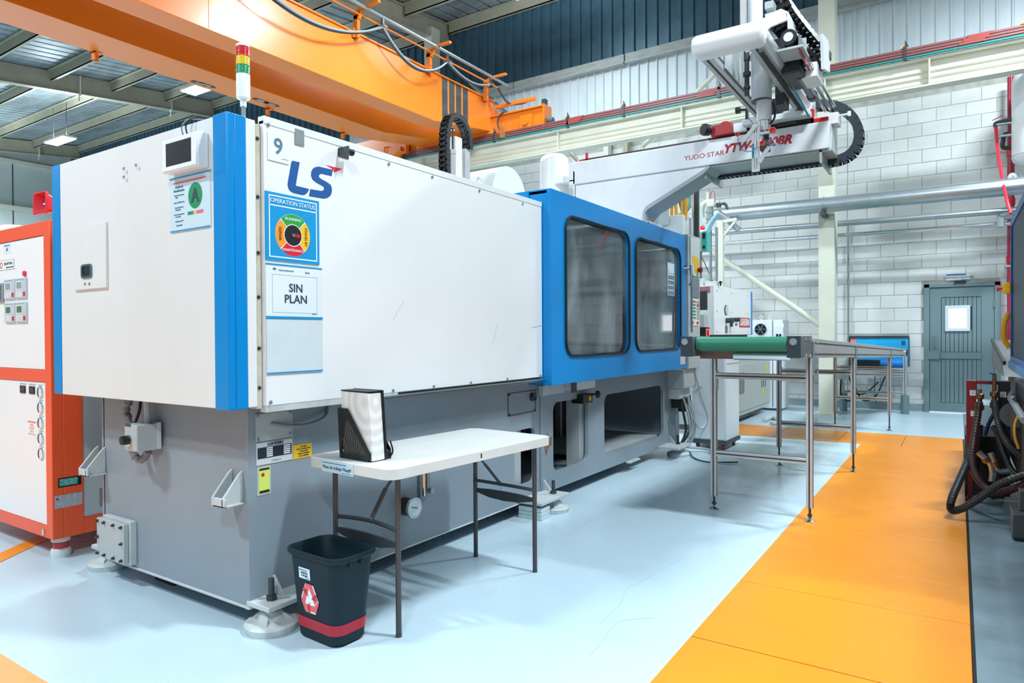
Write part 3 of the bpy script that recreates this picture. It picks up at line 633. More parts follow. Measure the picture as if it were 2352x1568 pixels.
st = obj('instruction_sticker', G().prism(FX(-2.44), rect(6.52, 1.69, 6.72, 2.03), 0, .002), PAPER, mc, label='white instruction sheet with small pictures behind the right window')
fs = FX(-2.438)
obj('sheet_print', G().prism(fs, rect(6.535, 1.915, 6.7, 1.921), 0, .001).prism(fs, [(6.54, 1.93), (6.56, 1.93), (6.55, 1.95)], 0, .001), M('print brown orange', '#c4763c', .5), st)
g = G()
for r in range(4):
    for c in range(3): g.prism(fs, rect(6.537+c*.058, 1.70+r*.052, 6.585+c*.058, 1.742+r*.052), 0, .001)
obj('sheet_pictures', g, M('photo print grey', '#6f8494', .5, dirt=.9, dirtcol='#1e2a33', scale=60), st)
obj('sheet_border', G().prism(fs, rect(6.52, 1.69, 6.72, 2.03), 0, .0006, [rect(6.526, 1.696, 6.714, 2.024)]), CYAN, st)
obj('warning_tag', G().prism(FX(-2.42), rect(6.83, .985, 6.98, 1.14), 0, .002), M('silver sticker', '#cfd3d6', .35), mc, label='silver sticker at the lower right corner of the blue guard')
obj('pull_handle', G().tube([(-2.42, 6.93, 2.0), (-2.36, 6.95, 2.0), (-2.34, 6.96, 1.98), (-2.34, 6.96, 1.5), (-2.34, 6.96, 1.32)], .011, 8, 4), CHROME, mc)
obj('cable', G().tube([(-2.40, 6.93, 2.02), (-2.37, 7.02, 1.98), (-2.36, 7.05, 1.9), (-2.38, 7.0, 1.82)], .008, 6), BLACK, mc)
# inside of the guard
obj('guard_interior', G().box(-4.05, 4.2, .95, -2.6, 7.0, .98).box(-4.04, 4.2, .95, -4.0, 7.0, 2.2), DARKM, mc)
obj('platen', G().box(-3.9, 4.35, 1.0, -2.75, 4.62, 2.05), GREYP, mc, bev=.02); obj('platen', G().box(-3.9, 6.0, 1.0, -2.8, 6.4, 2.12), DKGREY, mc, bev=.02)
obj('mould', G().box(-3.5, 5.5, 1.2, -2.95, 5.98, 1.8), M('mould steel', '#5c6164', .35, metal=.6), mc, bev=.01)
obj('mould_plate', G().box(-3.4, 5.3, 1.1, -2.9, 5.48, 1.6), M('faded red casting', '#8e3b3e', .5), mc, bev=.01)
for z in (1.2, 1.85): obj('tie_bar', G().cyl((-2.9, 4.3, z), (-2.9, 6.4, z), .045, 16), CHROME, mc)
obj('inner_hose', G().tube([(-2.8, 4.5, 1.45), (-2.75, 4.8, 1.42), (-2.75, 5.0, 1.2), (-2.76, 5.05, 1.0)], .04, 12), M('pale hose', '#b9c4c4', .4), mc)
obj('inner_hose', G().tube([(-2.85, 4.6, 1.9), (-2.72, 4.95, 1.93), (-2.72, 5.15, 1.8), (-2.72, 5.2, 1.3)], .022, 10), STEEL, mc)
# control column right of the guard
XC = -2.40
obj('control_column', G().box(-2.7, 7.03, .93, XC, 7.42, 2.37), GREYP, mc, bev=.006)
obj('upper_plate', G().prism(FX(XC), rect(7.08, 1.93, 7.38, 2.345), 0, .012), M('column plate', '#d3dad8', .4), mc, bev=.003)
tg = obj('yellow_notice', G().prism(FX(XC+.012), [(7.13, 2.15), (7.36, 2.13), (7.36, 2.04), (7.31, 2.04), (7.31, 1.965), (7.19, 1.97), (7.19, 2.06), (7.13, 2.07)], 0, .002), YEL, mc)
obj('stop_button', G().lathe((XC+.014, 7.32, 2.005), (1, 0, 0), [(0, .02), (.02, .02), (.02, .035), (.035, .035), (.045, .02), (.045, 0)], 18), M('deep red button', '#8d1322', .35), mc)
obj('screen', G().prism(FX(XC), rect(7.10, 1.70, 7.37, 1.91), 0, .01), M('screen grey', '#737c82', .2), mc, bev=.004)
kp = obj('key_panel', G().prism(FX(XC), rect(7.09, 1.39, 7.38, 1.685), 0, .008), M('key panel cream', '#e4e2d4', .4), mc, bev=.003)
kr, kg, kk = M('key red', '#c8364a', .4), M('key green', '#2e8f73', .4), M('key grey', '#a8a89e', .4)
for r in range(6):
    for c in range(4): obj('key', G().box(XC+.008, 7.105+.036*c, 1.645-.035*r, XC+.013, 7.13+.036*c, 1.663-.035*r), kr if r == 0 else kg, kp)
    obj('key', G().box(XC+.008, 7.285, 1.64-.035*r, XC+.013, 7.36, 1.664-.035*r), kr if r == 1 else kk, kp)
for u in (7.13, 7.3): obj('key_switch', G().lathe((XC+.008, u, 1.425), (1, 0, 0), [(0, .016), (.012, .016), (.012, 0)], 12), RED if u > 7.2 else BLACK, kp)
obj('lower_column', G().box(-2.72, 7.0, .72, -2.44, 7.42, .93), GREYP, mc, bev=.01)
obj('lower_column', G().box(-2.7, 7.03, .60, -2.5, 7.36, .72), GREYL, mc, bev=.01)
cb = obj('connector_cluster', G().box(-2.62, 7.1, .5, -2.5, 7.3, .6).box(-2.58, 7.2, .45, -2.5, 7.28, .5), BLACK, mc, bev=.005)
cw = M('pale cable', '#b4bdc0', .45); cbk = M('dark cable', '#272c30', .5)
for i in range(11):
    y = 7.08+.03*i; x = -2.5+.012*(i % 3); s = random.uniform(-.05, .05)
    obj('hanging_cable', G().tube([(x, y, .62 if i % 2 else .55), (x+.02+s*.4, y+.04, .42), (x+.03, y+.07+s, .25), (x-.02+s*.5, y+.02+s*2, .08), (x-.1, y+.05+s, .015)], .009 if i % 3 else .013, 6), cw if i % 3 else cbk, mc)
obj('hanging_cable', G().tube([(-2.44, 7.33, .93), (-2.4, 7.45, .6), (-2.36, 7.55, .35), (-2.4, 7.42, .25), (-2.46, 7.3, .4)], .01, 6), cw, mc)
obj('floor_cable', G().tube([(-2.45, 7.2, .02), (-2.3, 6.9, .012), (-2.1, 6.75, .012), (-1.85, 6.9, .012)], .007, 6), cbk, mc)
obj('floor_cable', G().tube([(-2.5, 7.3, .05), (-2.35, 7.4, .03), (-2.22, 7.3, .03)], .014, 8), cw, mc)
obj('red_plug', G().cyl((-2.24, 7.3, .03), (-2.17, 7.27, .03), .026, 12), RED, mc)
# injection side beyond
iu = obj('injection_housing', G().box(-3.7, 8.6, 1.29, -2.6, 10.48, 1.925), WHITE, mc, bev=.005, label='white injection unit housing with a blue end strip')
obj('end_strip', G().box(-3.7, 10.42, 1.285, -2.595, 10.5, 1.93), BLUE, iu)
fi = FX(-2.6)
obj('badge', G().prism(fi, rect(9.78, 1.395, 10.36, 1.535), 0, .003), M('badge red', '#c42c33', .45), iu)
text('lettering', 'LGH550N', .13, WPR, iu, FX(-2.597), 10.07, 1.465, offset=.004, xs=.88)
text('lettering', 'LS', .13, NAVY, iu, fi, 9.62, 1.46, offset=.006, shear=.2)
obj('peep_hole', G().prism(fi, circ(9.13, 1.62, .09, 20, .07), 0, .004), DKGREY, iu); obj('peep_rim', G().prism(FX(-2.596), circ(9.15, 1.62, .07, 20, .06), 0, .003), GREYL, iu)
obj('adjuster', G().cyl((-2.6, 9.13, 1.48), (-2.5, 9.13, 1.48), .035, 10), DKGREY, iu); obj('adjuster', G().box(-2.6, 9.3, 1.40, -2.57, 9.36, 1.52).cyl((-2.57, 9.33, 1.495), (-2.47, 9.33, 1.495), .028, 12), DKGREY, iu)
obj('vent_slot', G().prism(fi, rect(9.08, 1.31, 9.2, 1.41), 0, .003), M('slot grey', '#7b8184', .5), iu)
bolts([(u, v) for u in (8.72, 9.4, 10.25) for v in (1.33, 1.6, 1.86)], (1, 0, 0), fi, .01, STEEL, iu)
obj('warning_plate', G().prism(FY(8.6), rect(-2.86, 1.83, -2.65, 1.91), 0, .003), M('faded red plate', '#a86468', .5, dirt=.5, dirtcol='#c9bdb8', scale=20), iu)
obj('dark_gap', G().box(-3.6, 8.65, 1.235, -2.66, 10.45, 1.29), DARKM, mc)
hm = obj('hand_terminal', G().box(-2.95, 8.30, 1.60, -2.60, 8.34, 1.84), DKGREY, mc, bev=.006); obj('display', G().prism(FY(8.30), rect(-2.92, 1.65, -2.72, 1.80), 0, .003), M('teal display', '#2f8fb0', .3), hm)
obj('scale_column', G().box(-2.80, 8.2, 1.0, -2.60, 8.36, 1.545), GREYP, mc, bev=.004); obj('column_side', G().box(-2.88, 8.2, 1.0, -2.805, 8.36, 1.55), BLACK, mc)
lc = obj('temperature_controller', G().box(-2.62, 7.55, 1.24, -2.38, 7.7, 1.38), BLACK, mc, bev=.004)
obj('lit_display', G().prism(FX(-2.38), rect(7.57, 1.25, 7.69, 1.36), 0, .003, [rect(7.595, 1.262, 7.665, 1.345)]), M('red lit display', '#f0413c', .4, emit=1.2), lc)
obj('lower_cabinet', G().box(-3.2, 8.6, .12, -2.62, 11.72, .93), M('grey green cabinet paint', '#b3b9b2', .45, dirt=.2, dirtcol='#8b8f88', scale=2), mc, bev=.005)
for a, b in ((9.6, 10.62), (10.63, 11.7)): obj('cabinet_door', G().prism(FX(-2.62), rect(a, .18, b, .86), 0, .012), M('grey green cabinet paint', '#b3b9b2'), mc, bev=.004)
obj('switch_board', G().prism(FX(-2.608), rect(9.75, .45, 10.05, .74), 0, .01), M('switch board', '#4c4f50', .4, dirt=.9, dirtcol='#d0d0d0', scale=40), mc)
for i in range(3): obj('door_slot', G().prism(FX(-2.608), rect(11.1+.12*i, .45, 11.13+.12*i, .56), 0, .003), BLACK, mc)
obj('caution_label', G().prism(FX(-2.608), rect(11.17, .35, 11.27, .43), 0, .002), YEL, mc); obj('caution_label', G().prism(FX(-2.608), rect(11.4, .7, 11.5, .80), 0, .002), YEL, mc)
obj('cabinet_skirt', G().box(-3.1, 8.7, .04, -2.7, 11.6, .12), M('rusty skirt', '#766a5e', .6, dirt=.6, dirtcol='#3a3330', scale=6), mc)
# things standing on top of the machine
mt = obj('clamp_cover', G().prism(frame((-3.6, 0, 0), (0, 1, 0), (0, 0, 1)), [(4.2, 2.2)]+circ(4.48, 2.40, .24, 16, a0=0, a1=180)[::-1]+[(4.72, 2.2), (4.24, 2.2)][:1], 0, .62), CREAMW, mc, label='rounded white hood on top of the machine')
ZT = 2.2
cyl_x = -3.12
obj('post_housing', G().box(-3.16, 3.93, ZT, -3.09, 4.01, 2.77), WHITE, mc, bev=.003); obj('post_rail', G().box(-3.12, 4.03, ZT, -3.08, 4.09, 2.70), ALU, mc)
obj('air_cylinder', G().cyl((-3.08, 3.875, ZT), (-3.08, 3.875, 2.62), .028, 16).cyl((-3.08, 3.875, 2.62), (-3.08, 3.875, 2.65), .031, 16), ALU, mc)
obj('piston_rod', G().cyl((-3.08, 3.885, 2.65), (-3.08, 3.885, 2.81), .008, 8).cyl((-3.08, 3.885, 2.80), (-3.08, 3.885, 2.81), .018, 8), CHROME, mc)
def chain(name, pts, w, h, n, parent, mat=BLACK, up=(0, 0, 1), lab=None):
    c = obj(name, G().tube(pts, h*.28, 6, 8), mat, parent, label=lab)
    P = smooth_path(pts, 24); Ls = [0]
    for i in range(1, len(P)): Ls.append(Ls[-1]+(P[i]-P[i-1]).length)
    def atl(s):
        for i in range(1, len(P)):
            if Ls[i] >= s: return P[i-1].lerp(P[i], (s-Ls[i-1])/max(1e-9, Ls[i]-Ls[i-1]))
        return P[-1]
    step = Ls[-1]/n; l = step*.98
    gm = G(); gm.box(-l/2, -w/2, -h/2, l/2, -w/2+.012, h/2); gm.box(-l/2, w/2-.012, -h/2, l/2, w/2, h/2); gm.box(-l*.22, -w/2, h/2-.008, l*.22, w/2, h/2); gm.box(-l*.22, -w/2, -h/2, l*.22, w/2, -h/2+.008)
    me = mesh_of(gm, mat, False, 'link')
    for i in range(n):
        a, b = atl(step*i), atl(step*(i+1)); x = (b-a).normalized(); y = V(up); y = (y-x*y.dot(x)).normalized(); z = x.cross(y)
        R = Matrix((x, y, z)).transposed().to_euler()
        piece('link', me, c, (a+b)/2, rot=R)
    return c
chain('cable_chain', [(-3.1, 3.83, 2.2), (-3.1, 3.81, 2.55), (-3.1, 3.82, 2.78), (-3.1, 3.87, 2.89), (-3.1, 3.95, 2.915), (-3.1, 4.03, 2.88), (-3.1, 4.08, 2.80), (-3.1, 4.09, 2.70)], .075, .038, 28, mc, BLACK, up=(1, 0, 0), lab='black cable chain arching over the white post on the machine roof')
chain('cable_chain', [(-2.9, 3.2, 2.26), (-2.9, 3.85, 2.26)], .1, .045, 14, mc, BLACK, up=(1, 0, 0))
obj('cable', G().tube([(-3.1, 3.55, 2.26), (-3.1, 3.62, 2.38), (-3.12, 3.75, 2.46), (-3.14, 3.88, 2.48)], .008, 6), BLACK, mc)
obj('cable', G().tube([(-3.1, 3.55, 2.26), (-3.1, 3.65, 2.33), (-3.1, 3.78, 2.32), (-3.12, 3.88, 2.24)], .008, 6), BLACK, mc)
obj('cable', G().tube([(-3.1, 4.22, 2.52), (-3.2, 4.35, 2.56), (-3.4, 4.45, 2.58)], .008, 6), cw, mc)
obj('roof_cover', G().prism(frame((-3.5, 0, 0), (0, 1, 0), (0, 0, 1)), [(4.7, 2.2), (5.6, 2.2), (5.6, 2.32), (5.1, 2.34)], 0, .6), GREYP, mc)
# signal tower
tw = thing('signal_tower', 'slim signal tower with red, yellow and green rings on the blue corner', 'warning light', (-2.575, 1.80, 2.22))
TX, TY = -2.575, 1.80
obj('pole', G().cyl((TX, TY, 2.222), (TX, TY, 2.31), .0095, 12), STEEL, tw); obj('socket', G().lathe((TX, TY, 2.292), (0, 0, 1), [(0, .013), (.03, .014), (.04, .028), (.042, 0)], 18), WPR, tw)
obj('body', G().lathe((TX, TY, 2.324), (0, 0, 1), [(0, .024), (.004, .0285), (.105, .0285), (.107, 0)], 24), WPR, tw)
z = 2.430
def lens(n, c): return M(n, c, .15, coat=.6, spec=.6)
for nm, m_, h in (('green_ring', lens('green lens', '#12a06a'), .038), ('yellow_ring', lens('yellow lens', '#f2d010'), .038), ('red_ring', lens('red lens', '#d8141e'), .041)):
    prof = [(0, 0)]; k = 7
    for i in range(k): prof += [(h*i/k+.0005, .0268), (h*(i+.5)/k, .0282), (h*(i+1)/k-.0005, .0268)]
    prof += [(h, .0)]
    obj(nm, G().lathe((TX, TY, z), (0, 0, 1), prof, 24), m_, tw); z += h
obj('cap', G().lathe((TX, TY, z), (0, 0, 1), [(0, .028), (.008, .028), (.013, .022), (.014, 0)], 24), WPR, tw)
obj('hanging_cord', G().cyl((TX-.01, TY, z), (TX-.012, TY, 5.0), .0012, 5), M('thin cord', '#e5e0d4', .5), None, 'thin pale cord hanging down to the signal tower', 'cord')
# cycle display on the front face
dp = thing('wall_display', 'white framed monitor with a dark screen on the machine front', 'screen', (-2.82, YF-.05, 2.0))
fr0 = FY(YF-.05)
obj('case', G().box(-2.90, YF-.05, 2.012, -2.632, YF, 2.158), M('white monitor case', '#edf1f3', .3), dp, bev=.006)
obj('bezel', G().prism(fr0, rect(-2.895, 2.017, -2.637, 2.153), 0, .004, [rect(-2.868, 2.036, -2.675, 2.135)]), M('white monitor case', '#edf1f3'), dp, bev=.002)
obj('screen', G().prism(fr0, rect(-2.868, 2.036, -2.675, 2.135), 0, .002), M('black screen', '#0b0b0d', .25, bump=.3, bscale=9, coat=.5), dp)
for k, m_ in ((0, M('grey cable', '#7c8a90')), (1, BLACK)): obj('cable', G().tube([(-2.78+.03*k, YF-.02, 2.155), (-2.78+.03*k, YF-.03, 2.20), (-2.76+.03*k, YF-.01, 2.235), (-2.72+.03*k, YF+.06, 2.24), (-2.70+.03*k, YF+.1, 2.22)], .0035, 6), m_, dp)
# access panel with recessed latch
obj('access_door', G().prism(FY(YF), rect(-3.815, 1.545, -3.482, 1.865), 0, .012), CREAMW, mc, bev=.002, label='square access door with a recessed latch')
lt = obj('latch', G().prism(FY(YF-.012), rrect(-3.725, 1.60, -3.615, 1.67, .018), 0, .006, [rrect(-3.71, 1.61, -3.63, 1.66, .012)]), M('latch chrome', '#6f8794', .2, metal=.8), mc, bev=.002)
obj('latch_recess', G().prism(FY(YF-.012), rrect(-3.71, 1.61, -3.63, 1.66, .012), 0, .002), BLACK, mc)
bolts([(-3.69, 1.572), (-3.645, 1.57), (-3.3, 2.06), (-3.3, 2.1), (-3.19, 2.1)], (0, -1, 0), FY(YF-.012), .004)
# ------------------------------------------------------------------ signs and papers on the machine
def rp(xpl, a, b): 
    p, q = at(a[0], a[1], 'x', xpl), at(b[0], b[1], 'x', xpl); return p.y, min(p.z, q.z), q.y, max(p.z, q.z)
XS = -2.489
t = thing('number_sign', 'white square sign with a grey figure 9 at the top of the panel', 'sign', (XS, 1.91, 2.07))
obj('plate', G().prism(FX(XS), rect(1.856, 2.065, 1.965, 2.185), 0, .003), M('off white plate', '#eef1f4', .35), t); f = FX(XS+.003)
text('lettering', '9', .098, M('slate ink', '#557c92', .5), t, f, 1.909, 2.129, offset=.0012)
obj('print_swoosh', G().tube([(XS+.0035, 1.925, 2.081), (XS+.0035, 1.943, 2.083), (XS+.0035, 1.962, 2.081)], .0009, 4), M('violet print', '#9a62b5', .5), t)
# operation status board
t = thing('status_board', 'bright blue status board with a coloured pointer wheel', 'sign', (XS, 1.985, 1.635))
y0, y1, z0, z1 = 1.839, 2.132, 1.632, 1.928
obj('board', G().prism(FX(XS), rect(y0, z0, y1, z1), 0, .004), CYAN, t); f = FX(XS+.004)
g = G().prism(f, rect(y0+.018, z0+.014, y1-.014, z1-.012), 0, .0006, [rect(y0+.023, z0+.019, y1-.019, z1-.017)]).prism(f, rect(y0+.02, z1-.058, y1-.016, z1-.053), 0, .0006)
obj('white_lines', g, WPR, t); cy, cz, R1, R0 = 1.983, 1.752, .093, .046
def sector(a0, a1, r0, r1, n=14): return circ(cy, cz, r1, n, a0=a0, a1=a1)+circ(cy, cz, r0, n, a0=a0, a1=a1)[::-1]
obj('wheel_ring', G().prism(f, circ(cy, cz, R1+.001, 40), 0, .0007), WPR, t)
for nm, a0, mm in (('running_sector', 45, GREEN), ('repair_sector', 135, ORP), ('maintenance_sector', 225, M('print red', '#dd1a33', .45)), ('standby_sector', 315, YEL)):
    obj(nm, G().prism(f, sector(a0+1.5, a0+88.5, R0+.004, R1), 0, .0012), mm, t)
obj('hub', G().prism(f, circ(cy, cz, R0, 32), 0, .0015), BLACK, t)
obj('pointer', G().prism(f, [(cy+.006, cz-.006), (cy+.022, cz-.006), (cy+.022, cz-.012), (cy+.042, cz), (cy+.022, cz+.012), (cy+.022, cz+.006), (cy+.006, cz+.006)], .0015, .003), RED, t)
obj('screw', G().prism(f, circ(cy, cz, .008, 14), .0015, .005), CHROME, t)
fr1 = FX(XS+.0054)
text('title', 'OPERATION STATUS', .026, WPR, t, f, 1.985, z1-.035, h=.0006)
text('lettering', 'RUNNING', .019, WPR, t, fr1, cy, cz+.07); text('lettering', 'MAINTENANCE', .0165, WPR, t, fr1, cy, cz-.068)
text('lettering', 'REPAIR', .019, M('brown print', '#9c5a14'), t, fr1, cy-.07, cz, rot=-90); text('lettering', 'STAND BY', .018, M('brown print', '#9c5a14'), t, fr1, cy+.07, cz, rot=-90)
# paper pocket SIN PLAN
t = thing('plan_sheet', 'white sheet in a clear pocket reading no plan, under the status board', 'paper', (XS, 1.99, 1.38))
obj('sheet', G().prism(FX(XS), rect(1.84, 1.383, 2.145, 1.622), 0, .003), PAPER, t); f = FX(XS+.003)
obj('blue_edge', G().prism(f, rect(1.838, 1.612, 2.147, 1.618), 0, .002), CYAN, t); obj('blue_edge', G().prism(f, rect(1.838, 1.379, 2.147, 1.389), 0, .003), CYAN, t)
obj('print_frame', G().prism(f, rect(1.872, 1.405, 2.118, 1.572), 0, .0005, [rect(1.8735, 1.4065, 2.1165, 1.5705)]), GREYINK, t)
text('lettering', 'SIN\nPLAN', .052, INK, t, f, 1.997, 1.49, offset=.0006)
g = G(); textg(g, 'Young Song Electronica', .0085, f, 1.945, 1.592); g.prism(f, circ(1.884, 1.595, .01, 14, .006), 0, .0006); g.prism(f, rect(2.055, 1.586, 2.075, 1.592), 0, .0006).prism(f, rect(2.05, 1.585, 2.054, 1.595), 0, .0006)
textg(g, 'MP-FOR-16', .006, f, 2.1, 1.402); obj('small_print', g, M('print steel blue', '#57809b', .5), t, smooth=False)
t = thing('blank_sheet', 'blank pale sheet with a blue lower edge, lowest on the panel', 'paper', (XS, 1.99, 1.14))
obj('sheet', G().prism(FX(XS), rect(1.842, 1.14, 2.147, 1.378), 0, .003), M('pale plastic sheet', '#d5e2e6', .25, dirt=.3, dirtcol='#c2ccd0', scale=6), t)
obj('blue_edge', G().prism(FX(XS+.003), rect(1.842, 1.138, 2.147, 1.144), 0, .002), CYAN, t)
# grade poster on the front face
fy = FY(YF-.004)
t = thing('grade_poster', 'laminated poster with a green circle and letter A under the monitor', 'poster', (-2.76, YF, 1.765))
obj('sheet', G().prism(FY(YF), rect(-2.922, 1.765, -2.618, 2.003), 0, .004), M('laminated pale print', '#cfe4ee', .2), t)
obj('blue_edge', G().prism(fy, rect(-2.922, 1.995, -2.614, 2.001), 0, .002), CYAN, t); obj('blue_edge', G().prism(fy, rect(-2.922, 1.764, -2.622, 1.769), 0, .002), CYAN, t)
obj('title_bar', G().prism(fy, rect(-2.895, 1.973, -2.648, 1.98), 0, .0008), PINK, t); obj('green_circle', G().prism(fy, circ(-2.728, 1.907, .052, 30, .056), 0, .0008), GREEND, t)
text('grade_letter', 'A', .085, M('dark slate letter', '#3b4a4c', .4), t, FY(YF-.0048), -2.728, 1.905, offset=.0012)
g = G()
for s, sz, x, z in (('Grado de', .016, -2.85, 1.958), ('Rendimiento', .016, -2.85, 1.942), ('Nombre del proveedor', .008, -2.85, 1.922), ('YSEM', .008, -2.87, 1.912), ('Maquina Y-MAQ-01 7mx', .008, -2.85, 1.89), ('Fecha de fabricacion', .008, -2.85, 1.868),
                    ('10 Ene 2006', .008, -2.86, 1.858), ('Fecha de mantenimiento', .008, -2.85, 1.838), ('11 Ene 2020', .008, -2.86, 1.828), ('Verificado por: FTP', .008, -2.85, 1.808), ('Responsable', .009, -2.85, 1.79)): textg(g, s, sz, fy, x, z)
obj('lettering', g, M('print slate blue', '#4f7e9a', .5), t, smooth=False)
for a, b, mm in ((-2.785, -2.742, GREEND), (-2.742, -2.718, M('print sand', '#e0c078')), (-2.718, -2.67, PINK)): obj('scale_bar', G().prism(fy, rect(a, 1.828, b, 1.842), 0, .0008), mm, t)
# nameplates on the base corner
fb = FX(XB)
t = thing('rating_plate', 'white and black rating plate screwed to the base corner', 'plate', (XB, 1.98, .745))
obj('plate', G().prism(fb, rect(1.88, .722, 2.075, .822), 0, .003), M('plate silver', '#d4dadd', .3), t); f = FX(XB+.003)
g = G().prism(f, rect(1.885, .75, 2.07, .80), 0, .0006); obj('black_field', g, M('plate navy', '#1d2a38', .4), t); g = G()
for z in range(5): g.prism(f, rect(1.932, .755+z*.009, 1.965, .761+z*.009), .0006, .0012); g.prism(f, rect(2.025, .755+z*.009, 2.062, .761+z*.009), .0006, .0012)
obj('print_cells', g, WPR, t); text('lettering', 'LGH550N', .02, INK, t, f, 1.98, .811, offset=.0008); text('lettering', 'LS Cable Ltd.', .01, GREYINK, t, f, 1.985, .735)
t = thing('yellow_label', 'yellow service sticker beside the rating plate', 'sticker', (XB, 2.125, .73)); obj('label_sheet', G().prism(fb, rect(2.08, .72, 2.19, .785), 0, .002), YEL, t)
g = G(); f = FX(XB+.002)
for i, s in enumerate(('San Miguel', 'Taller de Mantenimiento', 'Division IMM', 'Modelo: LGH550N', 'Serie: LGH09550')): textg(g, s, .0085, f, 2.14, .775-.011*i)
obj('lettering', g, INK, t, smooth=False)
t = thing('warning_label', 'upright lime warning sticker with a red dot on the base corner', 'sticker', (XB, 1.92, .58))
obj('grey_backing', G().prism(fb, rrect(1.882, .585, 1.955, .715, .006), 0, .002), GREYP, t); f = FX(XB+.002)
obj('lime_field', G().prism(f, rect(1.892, .593, 1.948, .708), 0, .0008), M('lime print', '#d5e66a', .4), t); obj('black_band', G().prism(f, rect(1.894, .697, 1.946, .706), .0008, .0014), BLACK, t); obj('black_band', G().prism(f, rect(1.894, .595, 1.946, .606), .0008, .0014), BLACK, t)
obj('red_dot', G().prism(f, circ(1.912, .677, .009, 8), .0008, .0016), RED, t)
# ------------------------------------------------------------------ folding table
TB = thing('folding_table', 'white plastic folding table with brown grey legs beside the machine', 'table', (-2.195, 2.645, 0), math.radians(-4.5))
tw_, tl_ = .292, .59
obj('tabletop', G().prism(FZ(0), rrect(-tw_, -tl_, tw_, tl_, .06, 8), .70, .745), M('white blow moulded plastic', '#dfdfdc', .42, dirt=.25, dirtcol='#b7b1a5', scale=3, stretch=(3, 1, 1)), TB, bev=.009)
obj('bolt_mark', G().box(tw_-.002, -.02, .715, tw_+.002, -.012, .735), DKGREY, TB)
def tableg(y, s):
    lx = .215
    for x in (-lx, lx): obj('leg', G().cyl((x, y, 0), (x, y, .70), .0125, 14).cyl((x, y, 0), (x, y, .012), .0135, 14), LEGM, TB)
    q = []; n = 12
    obj('flat_brace', G().prism(frame((0, y, 0), (1, 0, 0), (0, 0, 1)), [(-lx+.01, .385), (-lx*.5, .366), (0, .36), (lx*.5, .366), (lx-.01, .385), (lx-.01, .405), (lx*.5, .412), (0, .414), (-lx*.5, .412), (-lx+.01, .405)], -.006, .006), DKGREY, TB)
    obj('cross_tube', G().tube([(-lx, y, .44), (-lx+.02, y-s*.012, .453), (0, y-s*.03, .46), (lx-.02, y-s*.012, .453), (lx, y, .44)], .010, 8), DKGREY, TB)
    obj('fold_brace', G().bar((0, y-s*.03, .46), (-.02, y-s*.14, .585), .022, .008).bar((-.02, y-s*.14, .585), (-.02, y-s*.26, .70), .014, .006), LEGM, TB)
    obj('lock_ring', G().tube([(.012*math.cos(a), y-s*.03+.0, .455+.018*math.sin(a)) for a in [i*math.pi/4 for i in range(9)]], .003, 6, 2), STEEL, TB)
tableg(-.48, -1); tableg(.52, 1)
tg_ = thing('table_label', 'blue and white label stuck on the short edge of the table', 'label', (0, 0, 0)); tg_.parent = None
tg_.location = (-2.195, 2.645, 0); tg_.rotation_euler = (0, 0, math.radians(-4.5)); ORG[tg_] = V((0, 0, 0))
f = frame((0, -tl_-.001, 0), (1, 0, 0), (0, 0, 1))
obj('plate', G().prism(f, rect(-.165, .692, .055, .740), 0, .002), M('label plastic', '#cfe6ef', .3), tg_)
f = frame((0, -tl_-.003, 0), (1, 0, 0), (0, 0, 1))
obj('blue_line', G().prism(f, rect(-.16, .731, .01, .735), 0, .0006).prism(f, rect(-.02, .696, .045, .699), 0, .0006), CYAN, tg_)
text('lettering', 'Mesa de trabajo Maq#9', .021, M('label slate', '#456a80', .5), tg_, f, -.055, .714)
# ------------------------------------------------------------------ file holder with a white board standing in it
HX, HY, HZ = -2.36, 2.135, .745
fh = thing('magazine_holder', 'black slotted magazine holder standing on the near end of the table', 'file holder', (HX, HY, HZ), math.radians(-4))
def side(yy):
    poly = [(0, 0), (.285, 0), (.305, .03), (.30, .055), (.10, .27), (.085, .285), (-.02, .285)]
    hl = []
    for i in range(15):
        x0 = .022+.0178*i; zb = .03
        # slanted slot rising to the right, clipped under the sloping edge
        top = min(.262, .262-(x0-.05)*.98) if x0 > .05 else .262
        hgt = max(.02, (top-zb)*.92); dx = hgt*.38
        a = (x0-.012, zb); w = .0085
        pts = [(a[0], zb), (a[0]+w, zb), (a[0]+w+dx*.55, zb+hgt*.9), (a[0]+dx*.55, zb+hgt*.9)]
        if pts[2][0] < .292-(pts[2][1]-.05)*.86: hl.append(pts)
    return G().prism(frame((0, yy, 0), (1, 0, 0), (0, 0, 1)), poly, 0, .003, hl)
obj('side_panel', side(0), BLACK, fh); obj('side_panel', side(.20), BLACK, fh)
g = G().box(-.002, 0, 0, .30, .20, .003)
obj('bottom', g, BLACK, fh)
g = G(); gl_ = [rect(.03, .03+.032*i, .085, .045+.032*i) for i in range(8)]+[rect(.11, .03+.032*i, .17, .045+.032*i) for i in range(8)]
g.prism(frame((0, 0, 0), (0, 1, 0), (-.02/.285, 0, 1)), rect(0, 0, .2, .285), -.003, 0, gl_); obj('back_panel', g, BLACK, fh)
obj('front_lip', G().prism(frame((.30, 0, 0), (0, 1, 0), (0, 0, 1)), rect(0, 0, .2, .05), 0, .003).tube([(.30, .19, .01), (.325, .19, .035), (.325, .19, .06), (.30, .195, .10)], .006, 6), BLACK, fh)
fh.scale = (.68, .62, .80)
wb = thing('white_board_block', 'thick white painted board with brush grain leaning in the black holder', 'board', (HX, HY, HZ+.004), math.radians(-4))
GRN = M('brushed white board', '#eceae6', .5, dirt=.6, dirtcol='#b5b0a8', scale=5, stretch=(1, 1, 3))
gn = bpy.data.materials.new('wood grain print'); gn.use_nodes = True; nt = gn.node_tree; N = nt.nodes; L = nt.links
